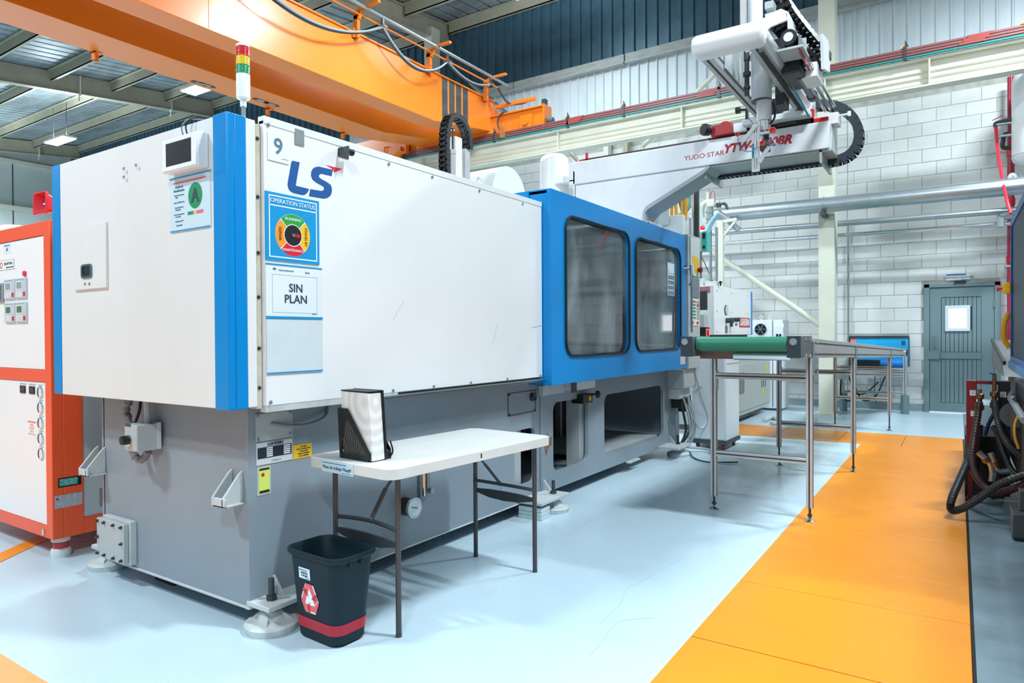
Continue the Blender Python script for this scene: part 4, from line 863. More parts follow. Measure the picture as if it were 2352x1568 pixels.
ge = N.new('ShaderNodeTexCoord'); wv = N.new('ShaderNodeTexWave'); wv.wave_type = 'RINGS'; wv.rings_direction = 'SPHERICAL'; wv.inputs['Scale'].default_value = 5.5; wv.inputs['Distortion'].default_value = 2.5; wv.inputs['Detail'].default_value = 3
mp = N.new('ShaderNodeMapping'); mp.inputs['Location'].default_value = (-.09, 0, -.13); L.new(ge.outputs['Object'], mp.inputs[0]); L.new(mp.outputs[0], wv.inputs[0])
rp_ = N.new('ShaderNodeValToRGB'); rp_.color_ramp.elements[0].color = lin('#dfdcd8'); rp_.color_ramp.elements[0].position = .25; rp_.color_ramp.elements[1].color = lin('#efeeec'); rp_.color_ramp.elements[1].position = .8
L.new(wv.outputs['Color'], rp_.inputs[0]); L.new(rp_.outputs[0], N['Principled BSDF'].inputs['Base Color']); N['Principled BSDF'].inputs['Roughness'].default_value = .5
g = G().prism(frame((0, .01, 0), (1, 0, 0), (0, 0, 1)), [(.03, 0), (.318, 0), (.282, .372), (.0, .375)], -.115, 0)
obj('board', g, gn, wb, bev=.004)
obj('dark_folder', G().prism(frame((0, .128, 0), (1, 0, 0), (0, 0, 1)), [(.03, 0), (.325, 0), (.29, .385), (.0, .385)], -.015, 0).prism(frame((0, .01, 0), (1, 0, 0), (0, 0, 1)), [(.0, .377), (.286, .377), (.286, .383), (.0, .383)], -.12, 0), BLACK, wb)
wb.scale = (.68, .62, .80)
# ------------------------------------------------------------------ waste bin
bn = thing('waste_bin', 'dark green black waste bin with a red band and recycling mark', 'bin', (-2.275, 2.005, 0), math.radians(-3))
BINM = M('dark bin plastic', '#0e2630', .55, bump=.12, bscale=140, spec=.3)
def rr3(hx, hy, r, z): return [V((x, y, z)) for x, y in rrect(-hx, -hy, hx, hy, r, 6)]
def prof(z, o=0):
    k = z/.385; return (.135+.035*k+o, .088+.026*k+o, .05+.012*k, z)
rs = [rr3(*prof(0, -.012))]+[rr3(*prof(.012, 0))]+[rr3(*prof(z)) for z in (.04, .1, .2, .3, .36)]
rs += [rr3(*prof(.362, .008)), rr3(*prof(.372, .013)), rr3(*prof(.385, .010)), rr3(*prof(.387, .003)), rr3(*prof(.375, -.003)), rr3(*prof(.2, -.004)), rr3(*prof(.015, -.006))]
g = G().rings(rs); g.f[-1] = tuple(g.f[-1]); obj('shell', g, BINM, bn)
obj('red_band', G().rings([rr3(*prof(.052, .0008)), rr3(*prof(.052, .0022)), rr3(*prof(.098, .0022)), rr3(*prof(.098, .0008))], cap0=False, cap1=False), M('red tape', '#b3132c', .35), bn)
for x in (.1, .16): obj('rim_gusset', G().prism(frame((0, 0, 0), (0, 1, 0), (0, 0, 1)), [(-.05+.06*(x > .12), .345), (-.04+.06*(x > .12), .345), (-.04+.06*(x > .12), .365), (-.05+.06*(x > .12), .365)], .165, .18), BINM, bn)
lean = math.atan2(.026, .385)
def bf(z0): 
    yy = -(.088+.026*z0/.385)-.0012
    return frame((0, yy, z0), (1, 0, 0), (0, -math.sin(lean), math.cos(lean)))
t = obj('bin_label', G().prism(bf(0), rect(-.08, .268, -.005, .315), 0, .0012), PAPER, bn)
obj('blue_stripe', G().prism(bf(0), rect(-.077, .303, -.022, .308), .0012, .0018).prism(bf(0), rect(-.035, .272, -.01, .275), .0012, .0018), CYAN, t)
text('lettering', 'BASURA\nMAQ#9', .0125, INK, t, bf(0), -.042, .288, h=.0013)
ang = [90, 210, 330]; cx, cz = -.016, .185; RR = .068
g = G(); P = []
for a in ang:
    for d in (-28, 28): P.append((cx+RR*.86*math.cos(math.radians(a+d)), cz+RR*1.05*math.sin(math.radians(a+d))))
rcy = obj('recycling_mark', G().prism(bf(0), P, 0, .001), WPR, bn); g = G()
def rot2(p, a): 
    c, s = math.cos(math.radians(a)), math.sin(math.radians(a)); return (cx+RR*.9*(p[0]*c-p[1]*s), cz+RR*1.08*(p[0]*s+p[1]*c))
for a in (0, 120, 240):
    arrow = [(-.40, .80), (.25, .80), (.62, .22), (.80, .30), (.62, -.12), (.18, -.02), (.36, .08), (.10, .46)]
    g.prism(bf(0), [rot2(p, a) for p in [(-.46, .78), (-.36, .90), (.30, .90), (.62, .34), (.80, .42), (.60, -.06), (.16, .06), (.34, .16), (.02, .62)]], .001, .002)
    g.prism(bf(0), [rot2(p, a) for p in [(-.50, .74), (-.04, .60), (-.30, .16), (-.74, .42)]], .001, .002)
obj('red_arrows', g, M('rose red print', '#ef5c64', .45), rcy, smooth=False)
# ------------------------------------------------------------------ wooden chocks by the machine foot
for k in range(3):
    obj('wood_chock', G().box(-2.62, 4.03, .001+.028*k, -2.43, 4.15, .027+.028*k), M('pale painted wood', '#c9d8dc', .6, dirt=.3, dirtcol='#8fa0a6', scale=20), None,
        ('bottom', 'middle', 'top')[k]+' pale wooden chock of the stack under the flange plate', 'wood block', bev=.002)
# ------------------------------------------------------------------ orange cabinet at the left
oc = thing('orange_cabinet', 'tall orange framed temperature control cabinet at the left edge', 'cabinet', (-5.0, 2.4, 0))
OX0, OX1, OY0, OY1, OZ0, OZ1 = -6.1, -4.40, 1.79, 2.95, .12, 1.985
g = G().prism(FY(OY0), rect(OX0, OZ0, OX1, OZ1), -.06, 0, [rect(OX0+.12, .19, OX1-.08, 1.04), rect(OX0+.12, 1.11, OX1-.08, 1.905)])
g.box(OX1-.06, OY0+.06, OZ0, OX1, OY0+.17, OZ1).box(OX1-.06, OY0+.17, OZ0, OX1, OY1, .215).box(OX1-.06, OY0+.17, 1.9, OX1, OY1, OZ1).box(OX1-.06, OY1-.1, OZ0, OX1, OY1, OZ1).box(OX0, OY0+.06, OZ1-.05, OX1-.06, OY1, OZ1).box(OX0, OY0+.06, OZ0, OX1-.06, OY1, OZ0+.05)
obj('frame', g, ORCAB, oc, bev=.004)
CW = M('white cabinet door paint', '#f2f3f3', .35)
d1 = obj('door', G().box(OX0+.122, OY0+.008, .192, OX1-.082, OY0+.05, 1.038), CW, oc, bev=.003); d2 = obj('door', G().box(OX0+.122, OY0+.008, 1.112, OX1-.082, OY0+.05, 1.903), CW, oc, bev=.003)
sp = obj('side_cover', G().box(OX1-.05, OY0+.172, .217, OX1-.008, OY1-.102, 1.898), GREYP, oc); me = mesh_of(G().box(0, 0, 0, .012, .05, .009), BLACK, False, 'louvre')
for i in range(30):
    if not 9 < i < 13: piece('louvre', me, sp, (OX1-.012, OY0+.345, 1.0-.023*i))
fd = frame((0, OY0+.008, 0), (1, 0, 0), (0, 0, 1)); dk = M('gauge shade', '#0f2a3a', .3)
for i in range(5):
    z = .976-.0915*i; x = -4.553
    gm = obj('pressure_gauge', G().lathe((x, OY0+.008, z), (0, -1, 0), [(0, .036), (.006, .036), (.008, .031)], 24), CHROME, d1)
    obj('gauge_face', G().prism(fd, circ(x, z, .030, 20), .0082, .0088), M('gauge face', '#dfe8ee', .3), gm); obj('gauge_shadow', G().prism(fd, circ(x, z, .031, 20, a0=110, a1=250)+circ(x, z, .014, 10, .026, a0=110, a1=250)[::-1], .0088, .0095), dk, gm)  # dark crescent paints the rim's shade onto the dial
    obj('print_line', G().prism(fd, rect(x-.03, z+.040, x+.03, z+.045), 0, .001), GREYINK, d1)
for x in (-4.795, -4.667):
    m_ = obj('digital_meter', G().prism(fd, rect(x-.036, .962, x+.036, 1.008), 0, .006), BLACK, d1, bev=.002); obj('meter_display', G().prism(fd, rect(x-.016, .975, x+.03, 1.0), .006, .007), M('dim red display', '#5b1420', .3), m_)
    obj('print_line', G().prism(fd, rect(x-.045, 1.016, x+.045, 1.021), 0, .001), GREYINK, d1)
wn = obj('warning_sheet', G().prism(fd, rect(-4.776, .704, -4.619, .80), 0, .001), WPR, d1); obj('red_title', G().prism(fd, rect(-4.735, .786, -4.625, .797), .001, .0016), M('salmon print', '#ee8a78', .5), wn)
g = G()
for s_, z in (('PELIGRO', .774), ('ATENCION', .761), ('POR FAVOR', .748), ('PRESION', .732), ('FORMATO MARCA', .717)): textg(g, s_, .012, fd, -4.68, z)
obj('lettering', g, M('salmon print', '#ee8a78', .5), wn, smooth=False)
ns = obj('name_sheet', G().prism(fd, rect(-5.16, 1.732, -4.905, 1.79), 0, .002), WPR, d2); text('lettering', 'SEAHWA', .026, INK, ns, fd, -4.985, 1.768, h=.0022, xs=1.2); text('lettering', 'SEAHAN SYSTEM', .012, INK, ns, fd, -4.965, 1.744, h=.0022, xs=1.2)
obj('border', G().prism(fd, rect(-5.162, 1.73, -4.903, 1.792), 0, .001, [rect(-5.16, 1.732, -4.905, 1.79)]), INK, ns); obj('red_ring', G().prism(fd, circ(-5.09, 1.761, .02, 18), .002, .003, [circ(-5.09, 1.761, .014, 18)]), RED, ns)
n7 = obj('number_sheet', G().prism(fd, rect(-5.055, 1.835, -4.947, 1.895), 0, .0015), PAPER, d2); obj('blue_band', G().prism(fd, rect(-5.045, 1.878, -4.962, 1.886), .0015, .002), CYAN, n7); text('lettering', '#7', .026, INK, n7, fd, -5.0, 1.857, h=.0016)
CT = M('controller casing', '#c3ced6', .35)
for i in range(2):
    for j in range(2):
        x0 = -5.028+.162*i; z0 = 1.545-.147*j; k = 2.65
        c = obj('controller', G().prism(fd, rect(x0, z0, x0+.152, z0+.122), 0, .012), CT, d2, bev=.002); f = FY(OY0-.004)
        obj('bezel', G().prism(f, rect(x0+.02, z0+.05, x0+.108, z0+.104), 0, .002), M('controller bezel', '#dfe5ea', .3), c)
        obj('display', G().prism(f, rect(x0+.030, z0+.058, x0+.098, z0+.097), .002, .003), M('green lcd a', '#8fa89e', .25) if j == 0 else M('green lcd b', '#4e7c52', .25), c)
        for r in range(4):
            for q in range(3): obj('key', G().prism(f, rect(x0+.016+.032*q, z0+.008+.01*r, x0+.038+.032*q, z0+.014+.01*r), 0, .002), WPR, c)
        obj('red_key', G().prism(f, rect(x0+.118, z0+.01, x0+.145, z0+.036), 0, .002), RED, c); obj('title_line', G().prism(f, rect(x0+.006, z0+.111, x0+.13, z0+.114), 0, .001), GREYINK, c)
obj('red_lamp', G().lathe((-4.744, OY0+.008, 1.692), (0, -1, 0), [(0, .018), (.012, .016), (.014, 0)], 14), M('pilot red', '#e23a55', .3), d2)
obj('main_unit', G().prism(fd, rect(-5.30, 1.528, -5.045, 1.648), 0, .012), M('controller grey', '#8d959c', .4), d2, bev=.003); obj('main_screen', G().prism(FY(OY0-.004), rect(-5.28, 1.54, -5.07, 1.636), 0, .002), M('noisy screen', '#3b4045', .3, dirt=.9, dirtcol='#b5bcc2', scale=70), d2)
fx2 = FX(OX1)
g_ = obj('spec_label', G().prism(fx2, rect(1.82, .42, 1.945, .475), 0, .002), BLACK, oc); obj('teal_field', G().prism(fx2, rect(1.827, .428, 1.925, .468), .002, .003), M('teal label', '#2f9c90', .4, dirt=.8, dirtcol='#bfe5df', scale=70), g_)
g_ = obj('rating_label', G().prism(fx2, rect(1.80, .30, 1.95, .375), 0, .002), M('silver label', '#9fa7ac', .35, dirt=.6, dirtcol='#d3d8da', scale=60), oc); obj('red_spot', G().prism(fx2, circ(1.815, .355, .007, 10), .002, .003), RED, g_)
obj('key_lock', G().prism(fd, [(OX1-.13, .135), (OX1-.10, .135), (OX1-.105, .17), (OX1-.125, .17)], .008, .014), CHROME, oc)
for x, y in ((-4.47, 1.86), (-6.0, 1.86), (-4.47, 2.87), (-6.0, 2.87)):
    c = obj('levelling_foot', G().lathe((x, y, 0), (0, 0, 1), [(0, .05), (.03, .054), (.045, .05), (.05, .036), (.09, .036), (.092, .05), (.118, .048), (.12, 0)], 24), M('white castor', '#dadddc', .4), oc)
    obj('red_core', G().cyl((x, y, .052), (x, y, .088), .04, 16), M('castor red', '#b8332e', .4), c)
obj('cable', G().tube([(-4.5, 2.2, .1), (-4.3, 2.25, .02), (-4.22, 2.4, .05), (-4.25, 2.6, .12)], .016, 8), M('grey cable', '#7c8a90'), oc)
hn = thing('horn_speaker', 'red horn speaker on a post above the orange cabinet', 'loudspeaker', (-4.75, 2.0, OZ1))
hc = V((-4.88, 2.02, 2.155)); hd = V((.02, -1.0, .03)).normalized(); hr = V((0, 0, 1)).cross(hd).normalized(); hu = hd.cross(hr)
def sq(d, s, r): return [hc+hd*d*1.05+hr*x+hu*y for x, y in rrect(-s, -s*.82, s, s*.82, r, 4)]
HR = M('horn red', '#d81531', .35, coat=.3)
obj('horn', G().rings([sq(-.13, .03, .028), sq(-.12, .042, .038), sq(-.02, .045, .03), sq(.07, .075, .02), sq(.072, .084, .016), sq(.086, .086, .016), sq(.086, .078, .014), sq(.07, .070, .014), sq(-.01, .035, .02)]), HR, hn)
obj('centre_cap', G().lathe(hc+hd*.01, hd, [(0, .026), (.045, .024), (.047, 0)], 18), HR, hn); obj('maker_disc', G().lathe(hc+hd*.057, hd, [(0, .02), (.002, .02), (.0021, 0)], 18), DKGREY, hn)
obj('maker_band', G().bar(hc+hd*.0605-hr*.015, hc+hd*.0605+hr*.015, .009, .002, up=hd), WPR, hn)
obj('driver', G().cyl(hc-hd*.135, hc-hd*.19, .035, 18), HR, hn)
obj('post', G().box(hc.x+.03, hc.y+.06, OZ1, hc.x+.06, hc.y+.075, 2.08), DKGREY, hn); obj('cable', G().tube([hc-hd*.16+V((0, 0, -.03)), hc-hd*.17+V((0, 0, -.08)), V((hc.x+.12, hc.y+.1, OZ1))], .004, 6), BLACK, hn)
bc = thing('beacon', 'cream dome shaped buzzer lying on top of the orange cabinet', 'buzzer', (-5.38, 1.98, OZ1))
obj('dome', G().rings([[V((-5.38+x, 1.98+y, OZ1+z)) for x, y in rrect(-s, -s*.7, s, s*.7, s*.5, 5)] for s, z in ((.20, 0), (.20, .03), (.18, .055), (.14, .07), (.07, .078))]), M('cream plastic', '#e6e2d6', .3), bc)
for k in range(3): obj('slot', G().box(-5.45+.032*k, 1.84, OZ1+.03, -5.435+.032*k, 1.86, OZ1+.056), DKGREY, bc)
# ------------------------------------------------------------------ overhead travelling crane
ck = thing('overhead_crane', 'big orange double girder travelling crane under the roof', 'crane', (-9, 8, 5.2))
def girder(x0, x1, ztop, yend):
    fr = frame((x0, 0, 0), (0, 1, 0), (0, 0, 1))
    g = G().prism(fr, [(-5.5, 5.23), (9.55, 5.23), (yend, 5.50), (yend, ztop), (-5.5, ztop)], 0, x1-x0)
    return obj('girder', g, ORANGE, ck, bev=.006)
g1 = girder(-8.42, -8.0, 6.10, 11.45)
g2 = girder(-9.95, -9.27, 6.10, 11.45)
for gx0, gx1, gg_ in ((-8.45, -7.97, g1), (-9.98, -9.24, g2)):
    obj('top_flange', G().box(gx0, -5.5, 6.10, gx1, 11.45, 6.125), ORANGE, gg_)
    obj('end_plate', G().prism(FX(gx0), [(11.3, 5.42), (11.45, 5.38), (11.62, 5.95), (11.45, 5.95)], 0, gx1-gx0), ORANGE, gg_)
for y in (1.4, 5.1): obj('web_seam', G().box(-8.0, y, 5.24, -7.996, y+.008, 6.1), M('seam orange', '#d9761a', .4), g1)
for i in range(4):
    y = 9.80+.21*i
    lo = 5.23 if y < 9.5 else 5.235+(y-9.55)*.142
    obj('black_stripe', G().prism(FX(-8.0), [(y-.02, lo+.02), (y+.14, lo+.045), (y+.14, 6.1), (y-.02, 6.1)], 0, .003), M('stripe charcoal', '#3b4346', .5, dirt=.3, dirtcol='#6a6f70', scale=8), g1)
# small end brackets below the second girder
for y in (4.6, 7.4, 9.1, 10.3, 2.9): obj('hook_bracket', G().box(-9.99, y, 5.13, -9.87, y+.012, 5.23).box(-9.99, y, 5.13, -9.98, y+.1, 5.23).box(-9.99, y, 5.218, -9.87, y+.1, 5.23), ORANGE, g2)
for (px, py), s in (((458, 192), '350'), ((475, 196), '250'), ((598, 231), '300'), ((624, 240), '250')):
    p = at(px, py, 'z', 5.226)
    tg = obj('span_tag', G().prism(frame((p.x, p.y, 5.229), (0, 1, 0), (1, 0, 0)), [(-.13, -.05), (.10, -.05), (.16, 0), (.10, .05), (-.13, .05)], 0, .003), M('tag black', '#20282d', .4), g2)
    text('lettering', s, .085, WPR, tg, frame((p.x, p.y, 5.225), (0, 1, 0), (1, 0, 0)), 0, 0)
# end carriage on the runway
obj('end_carriage', G().box(-14.4, 11.37, 5.34, -6.75, 11.6, 5.76), ORANGE, ck, bev=.008)
obj('carriage_lip', G().box(-8.4, 11.32, 5.76, -6.74, 11.62, 5.785), ORANGE, ck)
obj('carriage_end_plate', G().box(-6.75, 11.32, 5.33, -6.72, 11.62, 5.80), ORANGE, ck, bev=.003)
obj('buffer', G().lathe((-6.72, 11.46, 5.48), (1, 0, 0), [(0, .05), (.02, .085), (.09, .09), (.13, .06), (.14, 0)], 18), M('rubber buffer', '#4c5659', .6), ck)
obj('bearing_plate', G().prism(FY(11.335), rect(-7.28, 5.40, -7.0, 5.66), 0, .012), ORANGE, ck, bev=.003); obj('bearing_ring', G().cyl((-7.14, 11.325, 5.52), (-7.14, 11.29, 5.52), .07, 18), ORANGE, ck)
obj('collector_lamp', G().box(-6.82, 11.4, 5.80, -6.74, 11.5, 5.92), DKGREY, ck)
obj('carriage_cable', G().tube([(-7.75, 11.33, 5.42), (-7.8, 11.30, 5.6), (-7.75, 11.3, 5.75), (-7.65, 11.32, 5.8)], .016, 8), DKGREY, ck)
obj('guide_arm', G().box(-7.74, 11.28, 5.28, -7.62, 11.34, 5.40).box(-7.7, 11.22, 5.28, -7.68, 11.34, 5.5), M('arm steel', '#a57b4b', .4, metal=.3), ck)
obj('end_cover', G().box(-14.4, 11.2, 5.36, -10.2, 11.3, 5.8), ORANGE, ck)
for x in (-11.6, -10.4): obj('post', G().box(x, 11.15, 4.9, x+.08, 11.2, 5.5), ORANGE, ck)
obj('motor_guard', G().prism(frame((0, 11.1, 0), (1, 0, 0), (0, 0, 1)), [(-12.6, 5.36), (-10.2, 5.36), (-10.6, 5.22), (-12.1, 5.22)], -.1, .1), ORANGE, ck)
# festoon line: track, rod, brackets, cable loops
TKX, TKZ = -7.72, 6.42
obj('festoon_track', G().cyl((TKX, -5, TKZ), (TKX, 11.55, TKZ), .028, 12), STEEL, ck, label='galvanised festoon track above the front girder'); obj('support_rod', G().cyl((-7.86, -5, TKZ-.06), (-7.86, 11.4, TKZ-.06), .016, 8), ORANGE, ck)
for y in (1.0, 4.0, 7.6, 9.35, 11.1):
    b = obj('festoon_bracket', G().box(-7.98, y-.03, 6.02, -7.90, y+.03, 6.36).box(-7.98, y-.06, 6.02, -7.96, y+.06, 6.16).prism(FY(y+.03), [(-7.98, 6.3), (-7.98, 6.42), (-7.8, 6.47), (-7.8, 6.43), (-7.88, 6.3)], 0, .06).box(-7.8, y-.03, 6.44, -7.45, y+.03, 6.475), ORANGE, ck)
    obj('bolt_pair', G().cyl((-7.9, y, 6.08), (-7.88, y, 6.08), .012, 6).cyl((-7.9, y, 6.15), (-7.88, y, 6.15), .012, 6), STEEL, b)
fest = [2.2, 5.0, 7.95, 9.6, 10.95]
for y in fest: obj('trolley', G().box(TKX-.02, y-.02, TKZ-.14, TKX+.02, y+.02, TKZ-.02).box(TKX-.06, y-.05, TKZ-.16, TKX+.06, y+.05, TKZ-.135), CHROME, ck)
for a, b, d in zip(fest, fest[1:], (.42, .48, .40, .16)):
    for k in (0, 1): obj('festoon_cable', G().tube([(TKX-.02+.03*k, a+(b-a)*t, TKZ-.16-d*4*t*(1-t)*(1-.04*k)) for t in [i/8 for i in range(9)]], .018, 8, 4), M('grey cable', '#7c8a90') if k else DKGREY, ck)
obj('festoon_cable', G().tube([(TKX, 11.2, TKZ-.16), (TKX+.1, 11.4, TKZ-.4), (TKX+.35, 11.5, TKZ-.45), (TKX+.6, 11.5, TKZ-.42)], .022, 8), DKGREY, ck)
obj('top_bar', G().box(-7.95, 11.42, 5.96, -7.0, 11.5, 6.02), ORANGE, ck)
# ------------------------------------------------------------------ high bay lights (built things, lamps are in BAYS)
LENS = M('led lens', '#eaf6ff', .3, emit=9.0); tgt = bpy.data.objects
hb0 = None
labs = ['lit LED high bay hanging from the purlins, larger one seen at left', 'lit LED high bay beside the orange girder, seen small', 'high bay light above the front girder near the top edge of the photo']
for i, (x, y, z) in enumerate(BAYS[:3]):
    lab = labs[i]
    t = thing('high_bay_light', lab, 'light', (x, y, z), 0, 'high bay lights of the hall')
    if i == 0:
        obj('housing', G().box(x-.6, y-.19, z-.05, x+.6, y+.19, z), WHITE, t, bev=.006); obj('led_lens', G().box(x-.57, y-.17, z-.07, x+.57, y+.17, z-.05), LENS, t)
        for s in (-.4, .4): obj('hanging_wire', G().cyl((x+s, y, z), (x+s, y, z+.95), .008, 5), DKGREY, t)
        hb0 = t
    else:
        for ch in list(hb0.children):
            c = ch.copy(); COL.objects.link(c); c.parent = t
    t.location = (x, y, z)
# ------------------------------------------------------------------ take-out robot on the machine
ROB = M('robot white paint', '#e6e8ea', .35, dirt=.25, dirtcol='#a9a49c', scale=2.5); ROBG = M('robot underside grey', '#a7adb0', .45)
rb_ = thing('take_out_robot', 'white gantry robot with a cantilever beam and vertical gripper arm over the conveyor', 'robot', (-2.9, 6.4, 2.36))
BY0, BY1 = 6.3, 6.62
bm = obj('beam', G().box(-3.44, BY0, 2.88, -.92, BY1, 3.115), ROB, rb_, bev=.008)
obj('lower_flange', G().box(-3.38, BY0+.02, 2.86, -.90, BY1+.12, 2.875), ROBG, bm)
obj('pedestal', G().prism(FY(BY0-.0), [(-3.36, 2.87), (-1.95, 2.87), (-2.02, 2.82), (-2.55, 2.56), (-2.60, 2.50), (-2.60, 2.36), (-3.0, 2.36), (-3.36, 2.36)], -.30, 0), ROB, rb_, bev=.006)
obj('pedestal_flange', G().prism(FY(BY0-.02), [(-1.93, 2.86), (-2.0, 2.80), (-2.55, 2.53), (-2.575, 2.50), (-2.575, 2.38), (-2.60, 2.38), (-2.60, 2.51), (-2.57, 2.56), (-2.02, 2.83), (-1.95, 2.87)], -.34, 0), ROBG, rb_)
obj('mounting_foot', G().box(-2.95, BY0-.06, 2.33, -2.5, BY0+.4, 2.37).box(-2.72, BY0-.03, 2.37, -2.52, BY0+.3, 2.41), ROB, rb_, bev=.004)
for x in (-2.68, -2.6, -2.54): obj('foot_bolt', G().cyl((x, BY0-.035, 2.37), (x, BY0-.035, 2.40), .016, 6), BLACK, rb_)
obj('seam', G().box(-3.36, BY0-.002, 2.872, -1.95, BY0, 2.876), GREYP, rb_)
obj('back_stiffener', G().prism(FY(BY0+.3), [(-3.36, 2.36), (-3.1, 2.36), (-3.1, 2.7), (-3.36, 2.87)], 0, .02), ROBG, rb_)
for x in (-2.0, -1.0):
    obj('gusset', G().box(x, BY0+.02, 2.77, x+.02, BY1+.25, 2.875), ROBG, bm)
obj('seal_strip', G().box(-3.3, BY0+.03, 3.125, -1.2, BY0+.06, 3.14).box(-3.3, BY0+.09, 3.125, -1.2, BY0+.12, 3.136), M('brown rail strip', '#4b3936', .4, metal=.3), bm)
text('lettering', 'YUDO·STAR', .062, CRIM, bm, FY(BY0), -1.995, 2.975, xs=1.12, sp=1.0)
text('lettering', 'YTW-1500BR', .105, CRIM, bm, FY(BY0), -1.52, 3.003, shear=.3, offset=.005, xs=.98)
c = chain('drag_chain', [(-1.22, 6.70, 3.385), (-1.1, 6.70, 3.38), (-.97, 6.70, 3.36), (-.86, 6.70, 3.30), (-.775, 6.70, 3.20), (-.735, 6.70, 3.08), (-.745, 6.70, 2.97), (-.80, 6.70, 2.89), (-.89, 6.70, 2.855), (-1.0, 6.70, 2.85)], .13, .075, 18, rb_, M('chain black', '#26323a', .4), up=(0, 1, 0), lab='thick black cable chain looping round the beam end')
chain('drag_chain', [(-1.0, 6.72, 2.852), (-1.5, 6.72, 2.852), (-2.1, 6.72, 2.852)], .10, .035, 26, rb_, M('chain black', '#1d2529'), up=(0, 1, 0))
obj('chain_bracket', G().box(-.99, BY0+.15, 3.125, -.87, BY1, 3.22).cyl((-.95, 6.5, 3.19), (-.79, 6.5, 3.20), .010, 8).cyl((-.79, 6.5, 3.18), (-.79, 6.5, 3.22), .014, 8), ROB, rb_)
obj('end_stop', G().box(-1.07, BY0+.02, 3.125, -1.045, BY0+.06, 3.24).box(-1.07, BY0+.02, 3.125, -.93, BY0+.06, 3.155), RED, rb_)
obj('end_stop', G().box(-3.25, BY0+.02, 3.125, -3.235, BY0+.05, 3.20).box(-3.33, BY0+.02, 3.125, -3.235, BY0+.05, 3.135), RED, rb_)
tk = obj('air_tank', G().lathe((-3.70, 6.45, 2.33), (0, 0, 1), [(0, .12), (.03, .16), (.85, .16), (.90, .15), (.935, .11), (.95, 0)], 28), WHITE, rb_, label='white upright round ended air tank on the left end of the beam')
for z in (2.92, 2.66, 2.40): obj('bracket_web', G().prism(FZ(z), [(-3.6, 6.30), (-3.37, 6.30), (-3.37, 6.6), (-3.6, 6.6)], 0, .012), ROB, rb_)
obj('bracket_plate', G().box(-3.385, 6.3, 2.36, -3.37, 6.6, 3.02), ROB, rb_)
obj('drain_valve', G().tube([(-4.05, 6.45, 2.22), (-4.05, 6.45, 2.56), (-3.98, 6.45, 2.60), (-3.78, 6.45, 2.60)], .014, 8, 4), BLACK, rb_)
# traverse carriage on the beam
obj('carriage', G().box(-1.62, BY0-.10, 3.165, -1.06, BY1+.1, 3.215), ROB, rb_, bev=.004)
obj('carriage_housing', G().box(-1.40, BY0+.05, 3.215, -1.08, BY1+.1, 3.42), ROB, rb_, bev=.02)
obj('linear_rail', G().box(-1.62, BY0+.02, 3.128, -1.05, BY0+.10, 3.165), BLACK, rb_); obj('rail_block', G().box(-1.34, BY0-.0, 3.13, -1.18, BY0+.10, 3.17), DKGREY, rb_, bev=.004)
obj('window_cut', G().box(-1.44, BY0-.02, 3.235, -1.30, BY0+.06, 3.38), BLACK, rb_)
mo = obj('drive_motor', G().box(-1.92, BY0-.04, 3.13, -1.72, BY0+.1, 3.235).cyl((-1.80, BY0+.02, 3.18), (-1.80, BY0+.02, 3.26), .045, 12), M('motor red', '#a11d26', .4), rb_, bev=.008)
obj('motor_cap', G().lathe((-1.93, BY0-.05, 3.19), (-.6, -.8, 0), [(0, .05), (.05, .055), (.07, .05), (.072, 0)], 18), BLACK, mo)
obj('gear_box', G().box(-1.72, BY0-.02, 3.14, -1.60, BY0+.1, 3.22), ROB, mo, bev=.004); obj('damper', G().cyl((-1.70, BY0, 3.34), (-1.66, BY0, 3.34), .03, 10).cyl((-1.66, BY0, 3.34), (-1.58, BY0, 3.33), .012, 8).cyl((-1.6, BY0, 3.15), (-1.6, BY0, 3.34), .016, 8), BLACK, mo)
# the two long kick rails towards the camera and the rounded end cover
RZ = 3.225; XL0, XL1, XR0, XR1 = -1.515, -1.435, -1.185, -1.095; YN = 4.60
for x0, x1 in ((XL0, XL1), (XR0, XR1)):
    r_ = obj('kick_rail', G().box(x0, YN+.04, RZ, x1, 6.55, RZ+.13), ALU, rb_, bev=.003, label='long aluminium kick rail')
    obj('groove', G().box((x0+x1)/2-.008, YN+.08, RZ-.002, (x0+x1)/2+.008, 6.5, RZ+.003), ALUD, r_); obj('groove', G().box(x1-.001, YN+.08, RZ+.05, x1+.002, 6.5, RZ+.068), ALUD, r_)
def capprof(x, k=1.0): return [V((x, YN+.03-.06*k*math.cos(math.radians(a)), RZ+.065+.072*k*math.sin(math.radians(a)))) for a in range(-90, 91, 20)]+[V((x, YN+.12, RZ+.065+.07*k)), V((x, YN+.12, RZ+.065-.07*k))]
obj('end_cover', G().rings([capprof(XL0-.03, .55), capprof(XL0-.02, .85), capprof(XL0+.005, 1.0), capprof(XR1-.02, 1.0), capprof(XR1+.01, .9), capprof(XR1+.022, .6)]), M('cover white', '#eceded', .28, coat=.3), rb_)
obj('long_cover', G().rings([[V((XR1-.01+.045*math.cos(math.radians(a)), y, RZ+.075+.062*math.sin(math.radians(a)))) for a in range(-90, 91, 18)]+[V((XR1-.02, y, RZ+.137)), V((XR1-.02, y, RZ+.013))] for y in (YN+.1, 6.5)]), M('satin cover', '#dfe2e4', .3, metal=.25), rb_)
obj('far_cover', G().cyl((XR0+.05, 6.3, RZ+.07), (XR0+.05, 6.62, RZ+.07), .09, 20, .05), M('cover white', '#eceded'), rb_)
rk = obj('gear_rack', G().box(XR1-.035, YN+.15, RZ-.010, XR1-.008, 6.3, RZ), STEEL, rb_); me = mesh_of(G().box(-.013, -.006, -.011, .013, .006, 0), DKGREY, False, 'tooth')
for i in range(58): piece('rack_tooth', me, rk, (XR1-.02, YN+.2+.029*i, RZ-.010))
